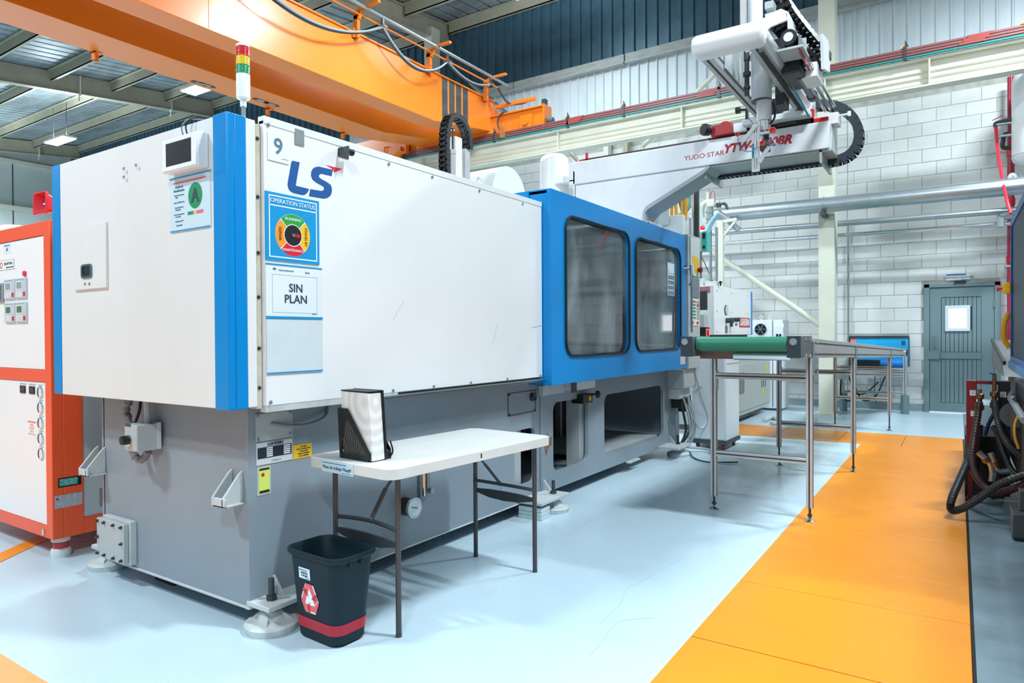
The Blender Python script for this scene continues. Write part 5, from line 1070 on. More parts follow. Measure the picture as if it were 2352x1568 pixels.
obj('inner_plate', G().box(XL1+.005, YN+.4, RZ+.02, XL1+.015, 6.2, RZ+.30), GREYP, rb_)
# main arm: two vertical masts, lower drum, gripper
MY = 5.40; MX = -1.25
obj('mast', G().box(-1.415, MY-.045, 3.58, -1.365, MY+.045, 4.9), ALU, rb_, bev=.008)
obj('mast', G().cyl((-1.305, MY, 3.45), (-1.305, MY, 4.9), .052, 24), M('mast white', '#e3e6ea', .28, coat=.3), rb_)
obj('mast_mark', G().box(-1.418, MY-.047, 3.60, -1.408, MY-.044, 3.66), RED, rb_)
lo = obj('lower_sleeve', G().cyl((-1.263, MY, 3.086), (-1.263, MY, 3.47), .074, 28), M('polished sleeve', '#c9ced3'), rb_)
obj('sleeve_step', G().cyl((-1.245, MY, 2.93), (-1.245, MY, 3.086), .055, 28), M('polished sleeve', '#c9ced3'), lo); obj('sleeve_ring', G().cyl((-1.263, MY, 3.082), (-1.263, MY, 3.09), .076, 28), DKGREY, lo)
obj('wrist_block', G().box(-1.285, MY-.045, 2.85, -1.205, MY+.045, 2.93).box(-1.27, MY-.05, 2.82, -1.258, MY+.05, 2.93).box(-1.232, MY-.05, 2.82, -1.22, MY+.05, 2.93), ALU, rb_, bev=.004)
obj('shock_rod', G().cyl((-1.372, MY, 3.15), (-1.372, MY, 3.5), .018, 10).cyl((-1.372, MY, 3.30), (-1.372, MY, 3.33), .03, 12).cyl((-1.372, MY, 3.42), (-1.372, MY, 3.50), .024, 12).cyl((-1.372, MY, 3.50), (-1.372, MY, 3.515), .032, 12).cyl((-1.372, MY, 3.20), (-1.372, MY, 3.22), .026, 12), DKGREY, rb_)
gp = obj('gripper_plate', G().prism(FY(MY-.07), rect(-1.318, 2.534, -1.26, 2.895), 0, .008, [rect(-1.299, 2.555, -1.293, 2.86), rect(-1.284, 2.555, -1.278, 2.86)]), ALU, rb_, label='slotted aluminium gripper strip hanging below the wrist')
obj('blue_stain', G().prism(FY(MY-.078), rect(-1.3165, 2.64, -1.30, 2.75), 0, .001), M('blue marker', '#2a84a8', .4), gp)
obj('gripper_arm', G().bar((-1.28, MY-.08, 2.89), (-1.385, MY-.08, 2.78), .012, .03), ALU, rb_); obj('gripper_arm', G().bar((-1.262, MY-.08, 2.60), (-1.19, MY-.08, 2.71), .012, .03), ALU, rb_)
obj('gripper_bar', G().box(-1.262, MY-.08, 2.81, -1.165, MY-.05, 2.828), ALU, rb_)
obj('gripper_core', G().box(-1.262, MY-.06, 2.69, -1.20, MY+.02, 2.77).cyl((-1.23, MY, 2.77), (-1.23, MY, 2.86), .022, 12), DKGREY, rb_, bev=.005)
for (x, z, s) in ((-1.416, 2.83, .8), (-1.157, 2.816, 1.2), (-1.23, 2.733, 1.0)):
    obj('suction_cup', G().lathe((x, MY-.09, z), (0, -1, 0), [(0, .006), (.01, .008), (.014, .02*s), (.03, .021*s), (.03, .014*s), (.016, .008)], 18), M('cup red', '#d2443c', .45), rb_)
bl = M('blue air hose', '#2f9cc4', .3)
obj('air_hose', G().tube([(-1.416, MY-.09, 2.81), (-1.41, MY-.1, 2.75), (-1.37, MY-.1, 2.70), (-1.31, MY-.1, 2.69), (-1.26, MY-.1, 2.71)], .0035, 6), bl, rb_)
obj('air_hose', G().tube([(-1.20, MY-.1, 2.73), (-1.17, MY-.1, 2.755), (-1.155, MY-.1, 2.745), (-1.12, MY-.1, 2.70), (-1.105, MY-.1, 2.705), (-1.14, MY-.1, 2.715), (-1.18, MY-.1, 2.71)], .0035, 6), bl, rb_)
obj('air_hose', G().tube([(-1.34, MY-.05, 3.02), (-1.345, MY-.07, 2.96), (-1.32, MY-.07, 2.92), (-1.30, MY-.07, 2.87)], .0035, 6), bl, rb_)
obj('black_loom', G().tube([(-1.46, MY, 3.62), (-1.40, MY, 3.64), (-1.37, MY, 3.58), (-1.372, MY, 3.48)], .012, 6), BLACK, rb_); obj('black_loom', G().tube([(-1.18, MY, 3.06), (-1.165, MY, 3.0), (-1.17, MY, 2.94), (-1.20, MY, 2.90)], .008, 6), BLACK, rb_)
# head bracket, servo motor and the upper chains
obj('head_bracket', G().prism(frame((MX+.07, MY-.32, 0), (1, 0, 0), (0, 0, 1)), [(-.12, 3.435), (-.10, 3.535), (.02, 3.575), (.12, 3.595), (.16, 3.565), (.17, 3.515), (.06, 3.495), (.0, 3.455), (-.01, 3.375), (-.12, 3.355)], -.01, .01).prism(frame((MX+.07, MY-.32, 0), (1, 0, 0), (0, 0, 1)), [(.02, 3.58), (.12, 3.6), (.165, 3.565), (.17, 3.435), (.18, 3.435), (.175, 3.575), (.125, 3.61), (.02, 3.59)], -.45, 0), ROB, rb_, bev=.003)
obj('bracket_hole', G().cyl((MX-.0, MY-.333, 3.52), (MX-.0, MY-.345, 3.52), .014, 14), BLACK, rb_)
obj('head_inner', G().box(MX+.08, MY-.25, 3.275, MX+.28, MY+.35, 3.435), DARKM, rb_, bev=.01)
obj('gear_housing', G().box(MX+.16, MY-.15, 3.20, MX+.30, MY+.25, 3.30), M('gear housing dark', '#3a3d3f', .4, metal=.4), rb_, bev=.012)
obj('clamp_ring', G().lathe((MX+.14, MY-.36, 3.30), (.2, 1, 0), [(0, .028), (.03, .03), (.04, .018), (.2, .018), (.21, 0)], 16), GREYP, rb_)
obj('bearing_plate', G().box(MX+.02, MY+.3, 3.13, MX+.09, MY+.5, 3.30), DKGREY, rb_, bev=.006)
sm = obj('servo_motor', G().cyl((MX+.265, MY-.42, 3.355), (MX+.265, MY-.20, 3.355), .055, 24), M('servo black', '#1b2228', .35), rb_); obj('motor_disc', G().cyl((MX+.265, MY-.425, 3.355), (MX+.265, MY-.419, 3.355), .032, 20), M('disc lilac', '#d9d2e4', .4), sm)
obj('motor_flange', G().box(MX+.20, MY-.2, 3.275, MX+.34, MY-.18, 3.415).box(MX+.19, MY-.42, 3.27, MX+.36, MY-.2, 3.285), GREYP, sm)
for k in range(3): obj('slide_bar', G().cyl((MX+.28+.035*k, MY-.1, 3.235+.015*k), (MX+.30+.035*k, MY+.9, 3.195+.015*k), .012, 8), CHROME, rb_)
obj('second_cylinder', G().cyl((MX+.26, MY+.0, 3.225), (MX+.26, MY+.5, 3.225), .033, 18).cyl((MX+.26, MY+.5, 3.225), (MX+.26, MY+.56, 3.225), .042, 18), M('cylinder grey', '#6c7377', .35, metal=.5), rb_)
obj('valve_block', G().box(MX+.26, MY+.0, 3.195, MX+.38, MY+.25, 3.305), ROB, rb_, bev=.006); obj('teal_hose', G().tube([(MX+.2, MY-.1, 3.275), (MX+.18, MY+.15, 3.215), (MX+.2, MY+.3, 3.155), (MX+.22, MY+.6, 3.085)], .008, 6), bl, rb_)
obj('guard_plate', G().prism(FX(MX+.325), [(5.0, 3.245), (5.0, 3.37), (5.7, 3.33), (5.7, 3.24)], 0, .006), M('guard grey', '#6a6568', .45), rb_); obj('red_edge', G().prism(FX(MX+.331), [(5.0, 3.245), (5.0, 3.272), (5.7, 3.262), (5.7, 3.24)], 0, .003), M('edge crimson', '#c21e3c', .4), rb_)
chain('upper_chain', [(MX+.16, MY-.2, 3.755), (MX+.18, MY-.2, 3.685), (MX+.24, MY-.05, 3.595), (MX+.34, MY+.2, 3.475), (MX+.37, MY+.35, 3.435)], .12, .06, 14, rb_, BLACK, up=(1, 0, 0), lab='black cable chain falling behind the robot head')
chain('upper_chain', [(MX+.13, MY-.25, 3.555), (MX+.16, MY-.25, 3.535), (MX+.24, MY-.1, 3.435), (MX+.33, MY+.1, 3.325), (MX+.345, MY+.16, 3.295)], .10, .05, 13, rb_, BLACK, up=(1, 0, 0))
obj('chain_tray', G().box(MX+.08, MY-.3, 3.595, MX+.2, MY-.1, 3.61).box(MX+.08, MY-.3, 3.645, MX+.14, MY-.1, 3.695), GREYP, rb_); obj('side_cover', G().prism(FX(MX+.40), [(MY+.0, 3.495), (MY+.25, 3.535), (MY+.35, 3.455), (MY+.32, 3.315), (MY+.05, 3.255)], 0, .02), ROB, rb_)
# ------------------------------------------------------------------ belt conveyor
cv = thing('belt_conveyor', 'long aluminium belt conveyor with a green belt running away to the wall hatch', 'conveyor', (-1.19, 8.3, 0))
SL = (1.285-1.05)/(12.3-4.45); DXR = .13/7.85
def top(y): return 1.285-SL*(y-4.45)
def rx(y): return -.835+DXR*(y-5.0)
def lx_(y): return rx(y)-.70
Y0, Y1 = 4.83, 12.2
def railg(xf, s):
    return G().prism(frame((0, 0, 0), (DXR, 1, 0), (0, 0, 1)), [(Y0, top(Y0)-.135), (Y1, top(Y1)-.12), (Y1, top(Y1)), (Y0, top(Y0))], 0, .001)
for xf, s in ((rx, 1), (lx_, -1)):
    a, b = V((xf(Y0)-s*.02, Y0, top(Y0)-.067)), V((xf(Y1)-s*.02, Y1, top(Y1)-.062))
    r = obj('side_rail', G().bar(a, b, .04, .135), ALU, cv, bev=.003)
    for dz in (-.042, .035): obj('groove', G().bar(a+V((s*.0205, 0, dz)), b+V((s*.0205, 0, dz*.9)), .003, .009), ALUD, r)
    hx = rx(4.64) if s > 0 else lx_(4.64)
    obj('head_plate', G().box(hx-.05 if s > 0 else hx-.03, 4.45, top(4.45)-.135, hx+.03 if s > 0 else hx+.05, 4.83, top(4.45)), M('zinc head plate', '#6f777b', .4, metal=.4, dirt=.4, dirtcol='#4a5054', scale=10), cv, bev=.003)
    obj('head_face', G().box(hx-.05 if s > 0 else hx-.03, 4.44, top(4.45)-.135, hx+.03 if s > 0 else hx+.05, 4.452, top(4.45)), M('black plate', '#23323a', .45), cv); obj('roller_bolt', G().lathe((hx-.012 if s > 0 else hx+.0, 4.44, top(4.45)-.035), (0, -1, 0), [(0, .022), (.004, .022), (.004, .013), (.001, .012), (.001, 0)], 18), STEEL, cv)
BELT = M('green belt', '#22755a', .42, dirt=.3, dirtcol='#3d8a72', scale=3, stretch=(1, 4, 1))
xl, xr = lx_(4.6)+.06, rx(4.6)-.06
pts = [V((0, 4.49+.045-.045*math.cos(math.radians(a)), top(4.45)-.048+.045*math.sin(math.radians(a)))) for a in range(-90, 91, 15)]
prof = [(p.y, p.z) for p in pts]+[(Y1+.05, top(Y1)-.005), (Y1+.05, top(Y1)-.10), (4.6, top(4.6)-.10)]
obj('belt', G().rings([[V((x+DXR*(u-4.6), u, w)) for u, w in prof] for x in (xl, xr)]), BELT, cv)
obj('drum_end', G().cyl((xr, 4.535, top(4.45)-.048), (xr+.012, 4.535, top(4.45)-.048), .042, 20), CHROME, cv)
obj('lower_roller', G().cyl((xl+.22, 4.62, top(4.6)-.125), (xr, 4.62, top(4.6)-.125), .03, 20), CHROME, cv); obj('lower_bar', G().box(xl-.02, 4.64, top(4.6)-.15, xl+.25, 4.68, top(4.6)-.09), M('brown anodised bar', '#7a6355', .4, metal=.4), cv)
obj('end_roller', G().cyl((lx_(Y1)+.0, Y1+.04, top(Y1)-.06), (rx(Y1)+.03, Y1+.04, top(Y1)-.06), .06, 18), STEEL, cv); obj('end_bearing', G().cyl((rx(Y1)+.0, Y1+.04, top(Y1)-.06), (rx(Y1)+.05, Y1+.04, top(Y1)-.06), .05, 12), BLACK, cv)
def profile_bar(name, a, b, w, parent, axis='z', long=None):
    o = obj(name, G().bar(a, b, w, w, up=(0, 0, 1) if axis != 'z' else (0, 1, 0)), ALU, parent, bev=.002, label=long)
    a, b = V(a), V(b); d = (b-a).normalized()
    for n in ((1, 0, 0), (0, -1, 0), (0, 0, 1)):
        n = V(n)
        if abs(n.dot(d)) > .5: continue
        obj('groove', G().bar(a+n*(w/2), b+n*(w/2), .0095, .003, up=n), ALUD, o)
    return o
ST = [(5.0, 6.95, 1), (10.2, 10.3, 0)]
for k, y in enumerate((5.0, 7.02, 10.25)):
    for xf, s in ((rx, 1), (lx_, -1)):
        x = xf(y)-s*.02; zt = top(y)-.135
        fz = .10 if k == 0 else .18 if k == 1 else .21
        lg = profile_bar('leg', (x, y, fz), (x, y, zt), .042, cv, long='aluminium profile leg with a levelling foot')
        obj('levelling_stud', G().cyl((x, y, .015), (x, y, fz), .0085, 8).cyl((x, y, .04), (x, y, .055), .016, 6), DKGREY, lg); obj('foot_pad', G().lathe((x, y, 0), (0, 0, 1), [(0, .038), (.008, .038), (.02, .012), (.03, .01), (.032, 0)], 20), CHROME, lg)
        obj('joint_plate', G().box(x+s*.022, y-.022, zt-.12, x+s*.03, y+.022, top(y)-.02) if s > 0 else G().box(x+.022, y-.022, zt-.25, x+.028, y+.022, zt-.1), STEEL, cv, bev=.001)
    if k < 3:
        profile_bar('cross_bar', (lx_(y)+.04, y, top(y)-.275), (rx(y)-.04, y, top(y)-.275), .042, cv, 'x'); profile_bar('cross_bar', (lx_(y)+.04, y, .42), (rx(y)-.04, y, .42), .042, cv, 'x')
me = mesh_of(G().lathe((0, 0, 0), (1, 0, 0), [(0, .009), (.006, .009), (.006, .005), (.009, 0)], 8), STEEL, True, 'bolt')
for y, z in ((5.0, -.03), (5.0, -.1), (5.0, -.19), (5.0, -.235), (4.62, -.02), (4.75, -.02), (4.62, -.12), (4.75, -.12)): piece('bolt', me, cv, (rx(y)+.03, y, top(y)+z))
# second small profile stand under the hatch
sd_ = thing('profile_stand', 'low aluminium profile stand with black box under the blue hatch', 'stand', (-1.2, 12.55, 0))
for x in (-1.62, -.72): profile_bar('leg', (x, 12.55, .305), (x, 12.55, .95), .05, sd_)
for z in (.62, .70, .33): profile_bar('cross_bar', (-1.6, 12.55, z), (-.74, 12.55, z), .04, sd_, 'x')
obj('belt_end', G().cyl((-1.5, 12.75, .80), (-.70, 12.75, .80), .075, 20), M('blue roller', '#0f7fd6', .4), sd_); obj('drive_box', G().box(-1.42, 12.55, .73, -1.08, 12.68, .86), BLACK, sd_, bev=.006)
obj('side_rail', G().box(-1.62, 12.5, .74, -1.45, 12.6, .86), DKGREY, sd_)
for i, pts in enumerate(([(-1.55, 12.6, .6), (-1.45, 12.6, .32), (-1.3, 12.6, .30), (-1.1, 12.6, .5)], [(-1.5, 12.6, .55), (-1.35, 12.6, .2), (-1.15, 12.6, .25), (-1.0, 12.6, .6)], [(-1.15, 12.6, .6), (-1.16, 12.6, .3), (-1.14, 12.6, .15)])): obj('cable', G().tube(pts, .012 if i < 2 else .006, 6), BLACK, sd_)
for i, (x, lb) in enumerate(((-.72, 'grey green protective post beside the stand, nearer the door'), (-1.62, 'grey green protective post at the left leg of the stand'))):
    obj('bollard', G().cyl((x, 12.55, 0), (x, 12.55, .30), .06, 20), TEALD, None, lb, 'post', bev=.004)
jb = thing('junction_box', 'pale grey electrical box on the cream column behind the conveyor', 'electrical box', (-1.58, 12.2, .55)); obj('case', G().box(-1.68, 12.1, .55, -1.5, 12.25, .96), GREYP, jb, bev=.004); obj('cable', G().tube([(-1.6, 12.15, .55), (-1.6, 12.15, .3), (-1.5, 12.2, .2), (-1.4, 12.3, .3)], .014, 8), BLACK, jb)
# ------------------------------------------------------------------ white wheeled cabinet
wc = thing('wheeled_cabinet', 'white box cabinet on red castors standing behind the conveyor legs', 'cabinet', (-2.33, 7.8, 0))
obj('body', G().box(-2.56, 7.58, .10, -2.16, 8.12, 1.05), M('cabinet white paint', '#e4eaee', .35), wc, bev=.012); obj('door', G().box(-2.545, 7.568, .12, -2.175, 7.58, 1.035), M('cabinet white paint', '#e4eaee'), wc, bev=.004)
obj('plinth', G().box(-2.57, 7.565, .06, -2.15, 8.13, .10), M('slate plinth', '#3f4e57', .5), wc); obj('rim_line', G().box(-2.158, 7.60, .962, -2.156, 8.1, .968), GREYINK, wc)
obj('latch', G().cyl((-2.44, 7.57, .70), (-2.44, 7.52, .70), .012, 8).bar((-2.44, 7.52, .70), (-2.49, 7.52, .64), .012, .012), CHROME, wc)
for x, y in ((-2.21, 7.64), (-2.21, 8.06), (-2.5, 7.64)):
    c = obj('castor', G().cyl((x-.012, y, .03), (x+.012, y, .03), .03, 16), M('castor red', '#b8332e'), wc); obj('fork', G().box(x-.02, y-.015, .03, x-.014, y+.015, .065).box(x+.014, y-.015, .03, x+.02, y+.015, .065), DKGREY, c)
# white cabinet with a fan behind
fc = thing('fan_cabinet', 'tall white cabinet with a round cooling fan beside the block wall', 'cabinet', (-3.1, 12.1, 0))
p0, p1 = at(1726, 735, 'y', 11.95), at(1797, 735, 'y', 11.95)
obj('body', G().box(-4.2, 11.95, .04, p1.x, 12.45, p0.z), M('cabinet white paint', '#e4eaee'), fc, bev=.005); xm = at(1775, 800, 'y', 11.95).x
obj('door_gap', G().box(xm-.004, 11.944, .06, xm+.004, 11.952, p0.z-.01), DKGREY, fc)
pf = at(1747, 756, 'y', 11.94)
fn = obj('fan_guard', G().lathe(pf, (0, -1, 0), [(0, .095), (.012, .095), (.012, .086), (.002, .085), (.001, 0)], 26), BLACK, fc)
for k in range(6):
    a = k*math.pi/3; obj('fan_blade', G().bar(pf+V((0, -.014, 0)), pf+V((.085*math.cos(a), -.014, .085*math.sin(a))), .012, .014, up=(0, 1, 0)), M('fan grey', '#6f8188', .4), fn)
for px in (1749, 1768): q = at(px, 729, 'y', 12.1); obj('eye_bolt', G().tube([q+V((.028*math.cos(a), 0, .028*math.sin(a))) for a in [i*math.pi/5 for i in range(11)]], .006, 6, 2), WPR, fc)
q = at(1790, 748, 'y', 11.945); obj('paper_label', G().prism(FY(11.95), rect(q.x-.1, q.z-.03, q.x+.07, q.z+.04), 0, .002), PAPER, fc)
for px in (1785, 1792): q = at(px, 770, 'y', 11.945); obj('switch', G().box(q.x-.016, 11.935, q.z-.025, q.x+.016, 11.95, q.z+.025), BLACK, fc, bev=.003)
obj('floor_clutter_pipe', G().tube([at(x, y, 'z', .03) for x, y in ((1755, 965), (1775, 958), (1790, 968), (1772, 972))], .03, 8), GREYL, fc)
# ------------------------------------------------------------------ hopper, dryer pipes and control box on the injection side
hp = thing('hopper', 'steel cone hopper half hidden behind the yellow tubes', 'hopper', (-2.85, 8.4, 2.4))
def P8(x, y, Y=8.4): return at(x, y, 'y', Y)
c_ = P8(1568, 470); top_ = P8(1568, 430)
obj('drum', G().lathe((c_.x, 8.4, P8(1568, 462).z), (0, 0, 1), [(0, .17), (.22, .17), (.23, 0)], 28), CHROME, hp); obj('cone', G().cyl((c_.x, 8.4, P8(1568, 492).z), (c_.x, 8.4, P8(1568, 462).z), .05, 28, .17), CHROME, hp)
obj('neck', G().cyl((c_.x, 8.4, 1.95), (c_.x, 8.4, P8(1568, 492).z), .06, 20), STEEL, hp); obj('throat', G().cyl((c_.x+.11, 8.1, 2.3), (c_.x+.11, 8.1, 2.66), .035, 12), CHROME, hp)
mb = thing('manifold_box', 'pale grey box on the machine roof with six yellow tubes rising from it', 'box', (-2.75, 7.55, 2.35))
mbx0, mbx1 = at(1487, 500, 'y', 7.3).x, at(1576, 530, 'y', 7.3).x
obj('box', G().box(mbx0, 7.25, 2.375, mbx1-.02, 7.6, 2.62), GREYL, mb, bev=.004); obj('cap_plate', G().box(mbx0+.02, 7.23, 2.52, mbx0+.28, 7.25, 2.69), GREYP, mb)
obj('bolt', G().cyl((mbx0+.1, 7.23, 2.60), (mbx0+.1, 7.22, 2.60), .012, 8), BLACK, mb)
YT = M('yellow tube', '#d99a17', .35, dirt=.3, dirtcol='#a86d10', scale=12)
for px, py in ((1487, 470), (1527, 492), (1531, 490), (1543, 488), (1553, 500), (1567, 498), (1575, 505)):
    p = at(px, py, 'y', 7.35); obj('yellow_tube', G().cyl((p.x, 7.35, 2.58), (p.x, 7.35, 3.05), .017, 10), YT, mb)
pp_ = at(1599, 430, 'y', 7.5); obj('support_post', G().box(pp_.x-.024, 7.5, 2.33, pp_.x+.02, 7.55, 3.05).box(pp_.x-.03, 7.5, 3.03, pp_.x+.04, 7.56, 3.06), M('black post', '#252c30', .45), None, 'black square post standing right of the yellow tubes', 'post')
q = at(1583, 540, 'y', 7.5); obj('shiny_post', G().cyl((q.x, 7.66, 2.0), (q.x, 7.66, 2.9), .03, 16), CHROME, None, 'shiny round post right beside the yellow tubes', 'post')
cx_ = thing('control_box', 'small grey and turquoise switch box with a red beacon lamp', 'switch box', (-2.43, 7.75, 2.2))
a, b = at(1603, 533, 'y', 7.72), at(1624, 576, 'y', 7.72)
xm = at(1614, 550, 'y', 7.72).x
obj('case', G().box(a.x, 7.72, b.z, xm, 7.85, a.z), GREYP, cx_, bev=.003); obj('face_plate', G().box(xm, 7.70, b.z, b.x, 7.85, a.z), M('turquoise plate', '#3fb0a2', .4), cx_, bev=.002)
obj('breaker', G().box(xm+.005, 7.69, a.z-.08, xm+.035, 7.70, a.z-.02), BLACK, cx_); obj('outlet', G().box(xm+.008, 7.69, b.z+.03, xm+.018, 7.70, b.z+.06).box(xm+.024, 7.69, b.z+.03, xm+.034, 7.70, b.z+.06), BLACK, cx_)
obj('beacon_base', G().cyl((xm-.02, 7.78, a.z), (xm-.02, 7.78, a.z+.03), .026, 16), WPR, cx_); obj('beacon_lamp', G().lathe((xm-.02, 7.78, a.z+.03), (0, 0, 1), [(0, .027), (.035, .026), (.05, .016), (.054, 0)], 20), M('red lamp dome', '#e0142c', .15, coat=.6, emit=.5), cx_)
obj('mounting_tube', G().cyl((xm-.05, 7.8, 1.95), (xm-.05, 7.8, b.z), .015, 10), STEEL, cx_)
for px, lb in ((1632, 'thin grey vertical tube, left one of the pair rising to the ducts'), (1646, 'bluish vertical tube, right one of the pair rising to the ducts')):
    q = at(px, 600, 'y', 9.2); obj('riser_tube', G().cyl((q.x, 9.2, 1.93), (q.x, 9.2, 2.75), .018, 10), STEEL, None, lb, 'tube')
q1 = [at(x, y, 'y', 9.0) for x, y in ((1622, 540), (1632, 515), (1650, 490))]; pipe_thing('feed_hose', 'pale blue hose bending up from the switch box to the duct end', 'hose', q1, .036, M('pale blue hose', '#9cc6dc', .35), 12, True)
q1 = [at(x, y, 'y', 9.0) for x, y in ((1600, 440), (1605, 480), (1612, 520))]; g = G().tube(q1, .03, 10, 14, rf=lambda i: .032+.004*(i % 2)); obj('ribbed_hose', g, M('ribbed pale hose', '#c3d3cb', .4), None, 'pale green ribbed hose behind the black post', 'hose')
vt = thing('vacuum_valve', 'cream vacuum valve with a curved pipe and red tubing at the duct end', 'valve', at(1628, 490, 'y', 9.6))
q = [at(x, y, 'y', 9.6) for x, y in ((1612, 500), (1612, 478), (1620, 466), (1632, 464))]; obj('elbow', G().tube(q, .04, 14), M('cream valve paint', '#d8d8c8', .4), vt)
a = at(1632, 465, 'y', 9.6); obj('valve_body', G().box(a.x-.05, 9.56, a.z-.07, a.x+.06, 9.66, a.z+.04), M('cream valve paint', '#d8d8c8'), vt, bev=.015); obj('actuator', G().cyl((a.x-.04, 9.6, a.z+.04), (a.x-.04, 9.6, a.z+.15), .018, 10), M('cream valve paint', '#d8d8c8'), vt)
obj('grey_clamp_pipe', G().lathe((a.x-.01, 9.6, a.z-.30), (0, 0, 1), [(0, .05), (.06, .05), (.06, .056), (.09, .056), (.09, .05), (.15, .05), (.15, .056), (.18, .056), (.18, .045), (.23, .045)], 18), M('pipe sleeve grey', '#8d9698', .4), vt)
obj('red_tubing', G().tube([(a.x+.0, 9.58, a.z+.05), (a.x+.02, 9.58, a.z+.15), (a.x+.06, 9.58, a.z+.13), (a.x+.07, 9.58, a.z+.0)], .006, 6), M('tube red', '#b84a5a', .4), vt)
obj('small_fittings', G().box(a.x+.08, 9.58, a.z-.08, a.x+.14, 9.64, a.z-.02).tube([(a.x+.1, 9.6, a.z-.04), (a.x+.2, 9.6, a.z-.04), (a.x+.24, 9.6, a.z-.12)], .02, 8), DKGREY, vt)
sp_ = thing('pipe_support', 'cream square post with a forked bracket carrying the pipe ends', 'post', (-3.4, 11.4, 0)); xa, xb = at(1650, 600, 'y', 11.4), at(1662, 600, 'y', 11.4); tz = at(1655, 507, 'y', 11.4).z
obj('post', G().box(xa.x-.01, 11.35, 0, xb.x+.0, 11.45, tz), CREAM, sp_, bev=.003); xc = (xa.x+xb.x)/2
obj('fork', G().bar((xc, 11.4, tz-.02), (xc+.26, 11.4, tz), .05, .05).bar((xc, 11.4, tz-.30), (xc+.24, 11.4, tz-.03), .04, .035).bar((xc, 11.4, tz-.30), (xc-.22, 11.4, tz-.06), .04, .035).bar((xc, 11.4, tz-.02), (xc-.1, 11.4, tz), .05, .05), CREAM, sp_)
obj('flexible_end', G().tube([at(x, y, 'y', 11.5) for x, y in ((1650, 488), (1668, 500), (1685, 518), (1697, 528))], .05, 12), STEEL, sp_)
obj('barrel_pipe', G().tube([at(x, y, 'y', 9.4) for x, y in ((1606, 578), (1622, 612), (1638, 650))], .006, 6), BLACK, None, 'thin black cable slanting down to the injection housing', 'cable')
vb = thing('small_valves', 'cluster of little valves and fittings on top of the injection housing', 'fittings', (-2.8, 8.8, 1.925))
q = at(1625, 640, 'y', 8.8); obj('valve_block', G().box(q.x-.14, 8.75, 1.925, q.x-.04, 8.85, 2.03).box(q.x-.02, 8.75, 1.925, q.x+.14, 8.85, 1.985), GREYL, vb, bev=.006); obj('solenoid', G().cyl((q.x-.11, 8.8, 2.0), (q.x-.11, 8.8, 2.10), .03, 12), BLACK, vb); obj('knob', G().lathe((q.x+.17, 8.8, 1.925), (0, 0, 1), [(0, .01), (.03, .01), (.035, .022), (.06, .018), (.065, 0)], 12), BLACK, vb)
# ------------------------------------------------------------------ right edge: manifold stand, hoses, blue guard, tank
DR, DB = M('dark red stand', '#6d1018', .4, dirt=.3, dirtcol='#3a0a0e', scale=6), M('dark navy stand', '#12182c', .4)
ms = thing('manifold_stand', 'dark red and navy water manifold stand with numbered tags', 'manifold', (.2, 6.35, 0))
obj('left_post', G().box(.05, 6.3, .20, .115, 6.42, .93), DR, ms, bev=.003); obj('top_bar', G().box(.115, 6.3, .905, .20, 6.34, .93), DR, ms); obj('top_bar', G().box(.20, 6.3, .905, .25, 6.34, .93), DB, ms); obj('right_post', G().box(.25, 6.3, .06, .325, 6.42, .93), DB, ms, bev=.003)
obj('foot', G().box(.06, 6.32, 0, .09, 6.36, .20).box(.05, 6.3, 0, .11, 6.4, .012), DR, ms)
def tag(u, v, s, fr=FY(6.3)):
    t = obj('number_tag', G().prism(fr, rect(u, v, u+.038, v+.042), 0, .002), M('tag paper', '#cfd2d4', .4), ms); text('lettering', s, .022, INK, t, FY(6.298), u+.019, v+.017); obj('tag_line', G().prism(FY(6.298), rect(u+.005, v+.032, u+.033, v+.038), 0, .001), GREYINK, t)
tag(.072, .815, '33'); tag(.262, .81, '33'); tag(.078, .655, '10'); tag(.275, .645, '10')
BR = M('aged brass fitting', '#8a6a48', .35, metal=.8, dirt=.4, dirtcol='#3f342c', scale=20)
for x, z, h in ((.135, .74, .87), (.225, .76, .98)):
    v = obj('valve', G().lathe((x, 6.26, z), (0, 0, 1), [(0, .022), (.03, .022), (.032, .016), (.05, .016), (.06, .028), (.09, .028), (.1, .014), (.12, .014), (h-z, .014), (h-z+.002, 0)], 14), BR, ms)
    obj('coupling', G().lathe((x, 6.26, z-.03), (0, 0, 1), [(0, .026), (.01, .03), (.02, .026), (.03, .03), (.04, .026)], 16), BR, v)
obj('lever', G().bar((.235, 6.26, .985), (.195, 6.25, .99), .012, .01), M('lever blue', '#123f7a', .4), ms)
HOSE = M('black corrugated hose', '#232629', .42, coat=.15); HOSR = M('dark wine hose', '#3a2226', .42)
def rib(r): return lambda i: r*(1+.10*math.sin(i*math.pi/1.5))
def hose(name, lab, pix, r, mat, sub=26):
    P = [at(x, y, 'y', Y) for x, y, Y in pix]
    L_ = sum((P[i+1]-P[i]).length for i in range(len(P)-1)); sub = max(8, int(L_/(len(P)-1)/.0065))
    return obj(name, G().tube(P, r, 12, sub, rf=rib(r)), mat, None, lab, 'hose')
hose('coolant_hose', 'black ribbed hose hanging from the left valve and curving along the floor', [(2248, 925, 6.2), (2246, 950, 6.18), (2238, 1000, 6.1), (2232, 1050, 6.0), (2238, 1085, 5.9), (2258, 1115, 5.8), (2285, 1128, 5.7), (2318, 1125, 5.6), (2370, 1105, 5.5)], .024, HOSR)
hose('coolant_hose', 'black ribbed hose lying in a sharp loop over the orange floor edge', [(2228, 1030, 6.15), (2222, 1060, 6.0), (2205, 1100, 5.8), (2188, 1140, 5.62), (2183, 1162, 5.58), (2190, 1172, 5.56), (2215, 1165, 5.55), (2255, 1140, 5.55), (2300, 1110, 5.55), (2370, 1085, 5.5)], .025, HOSE)
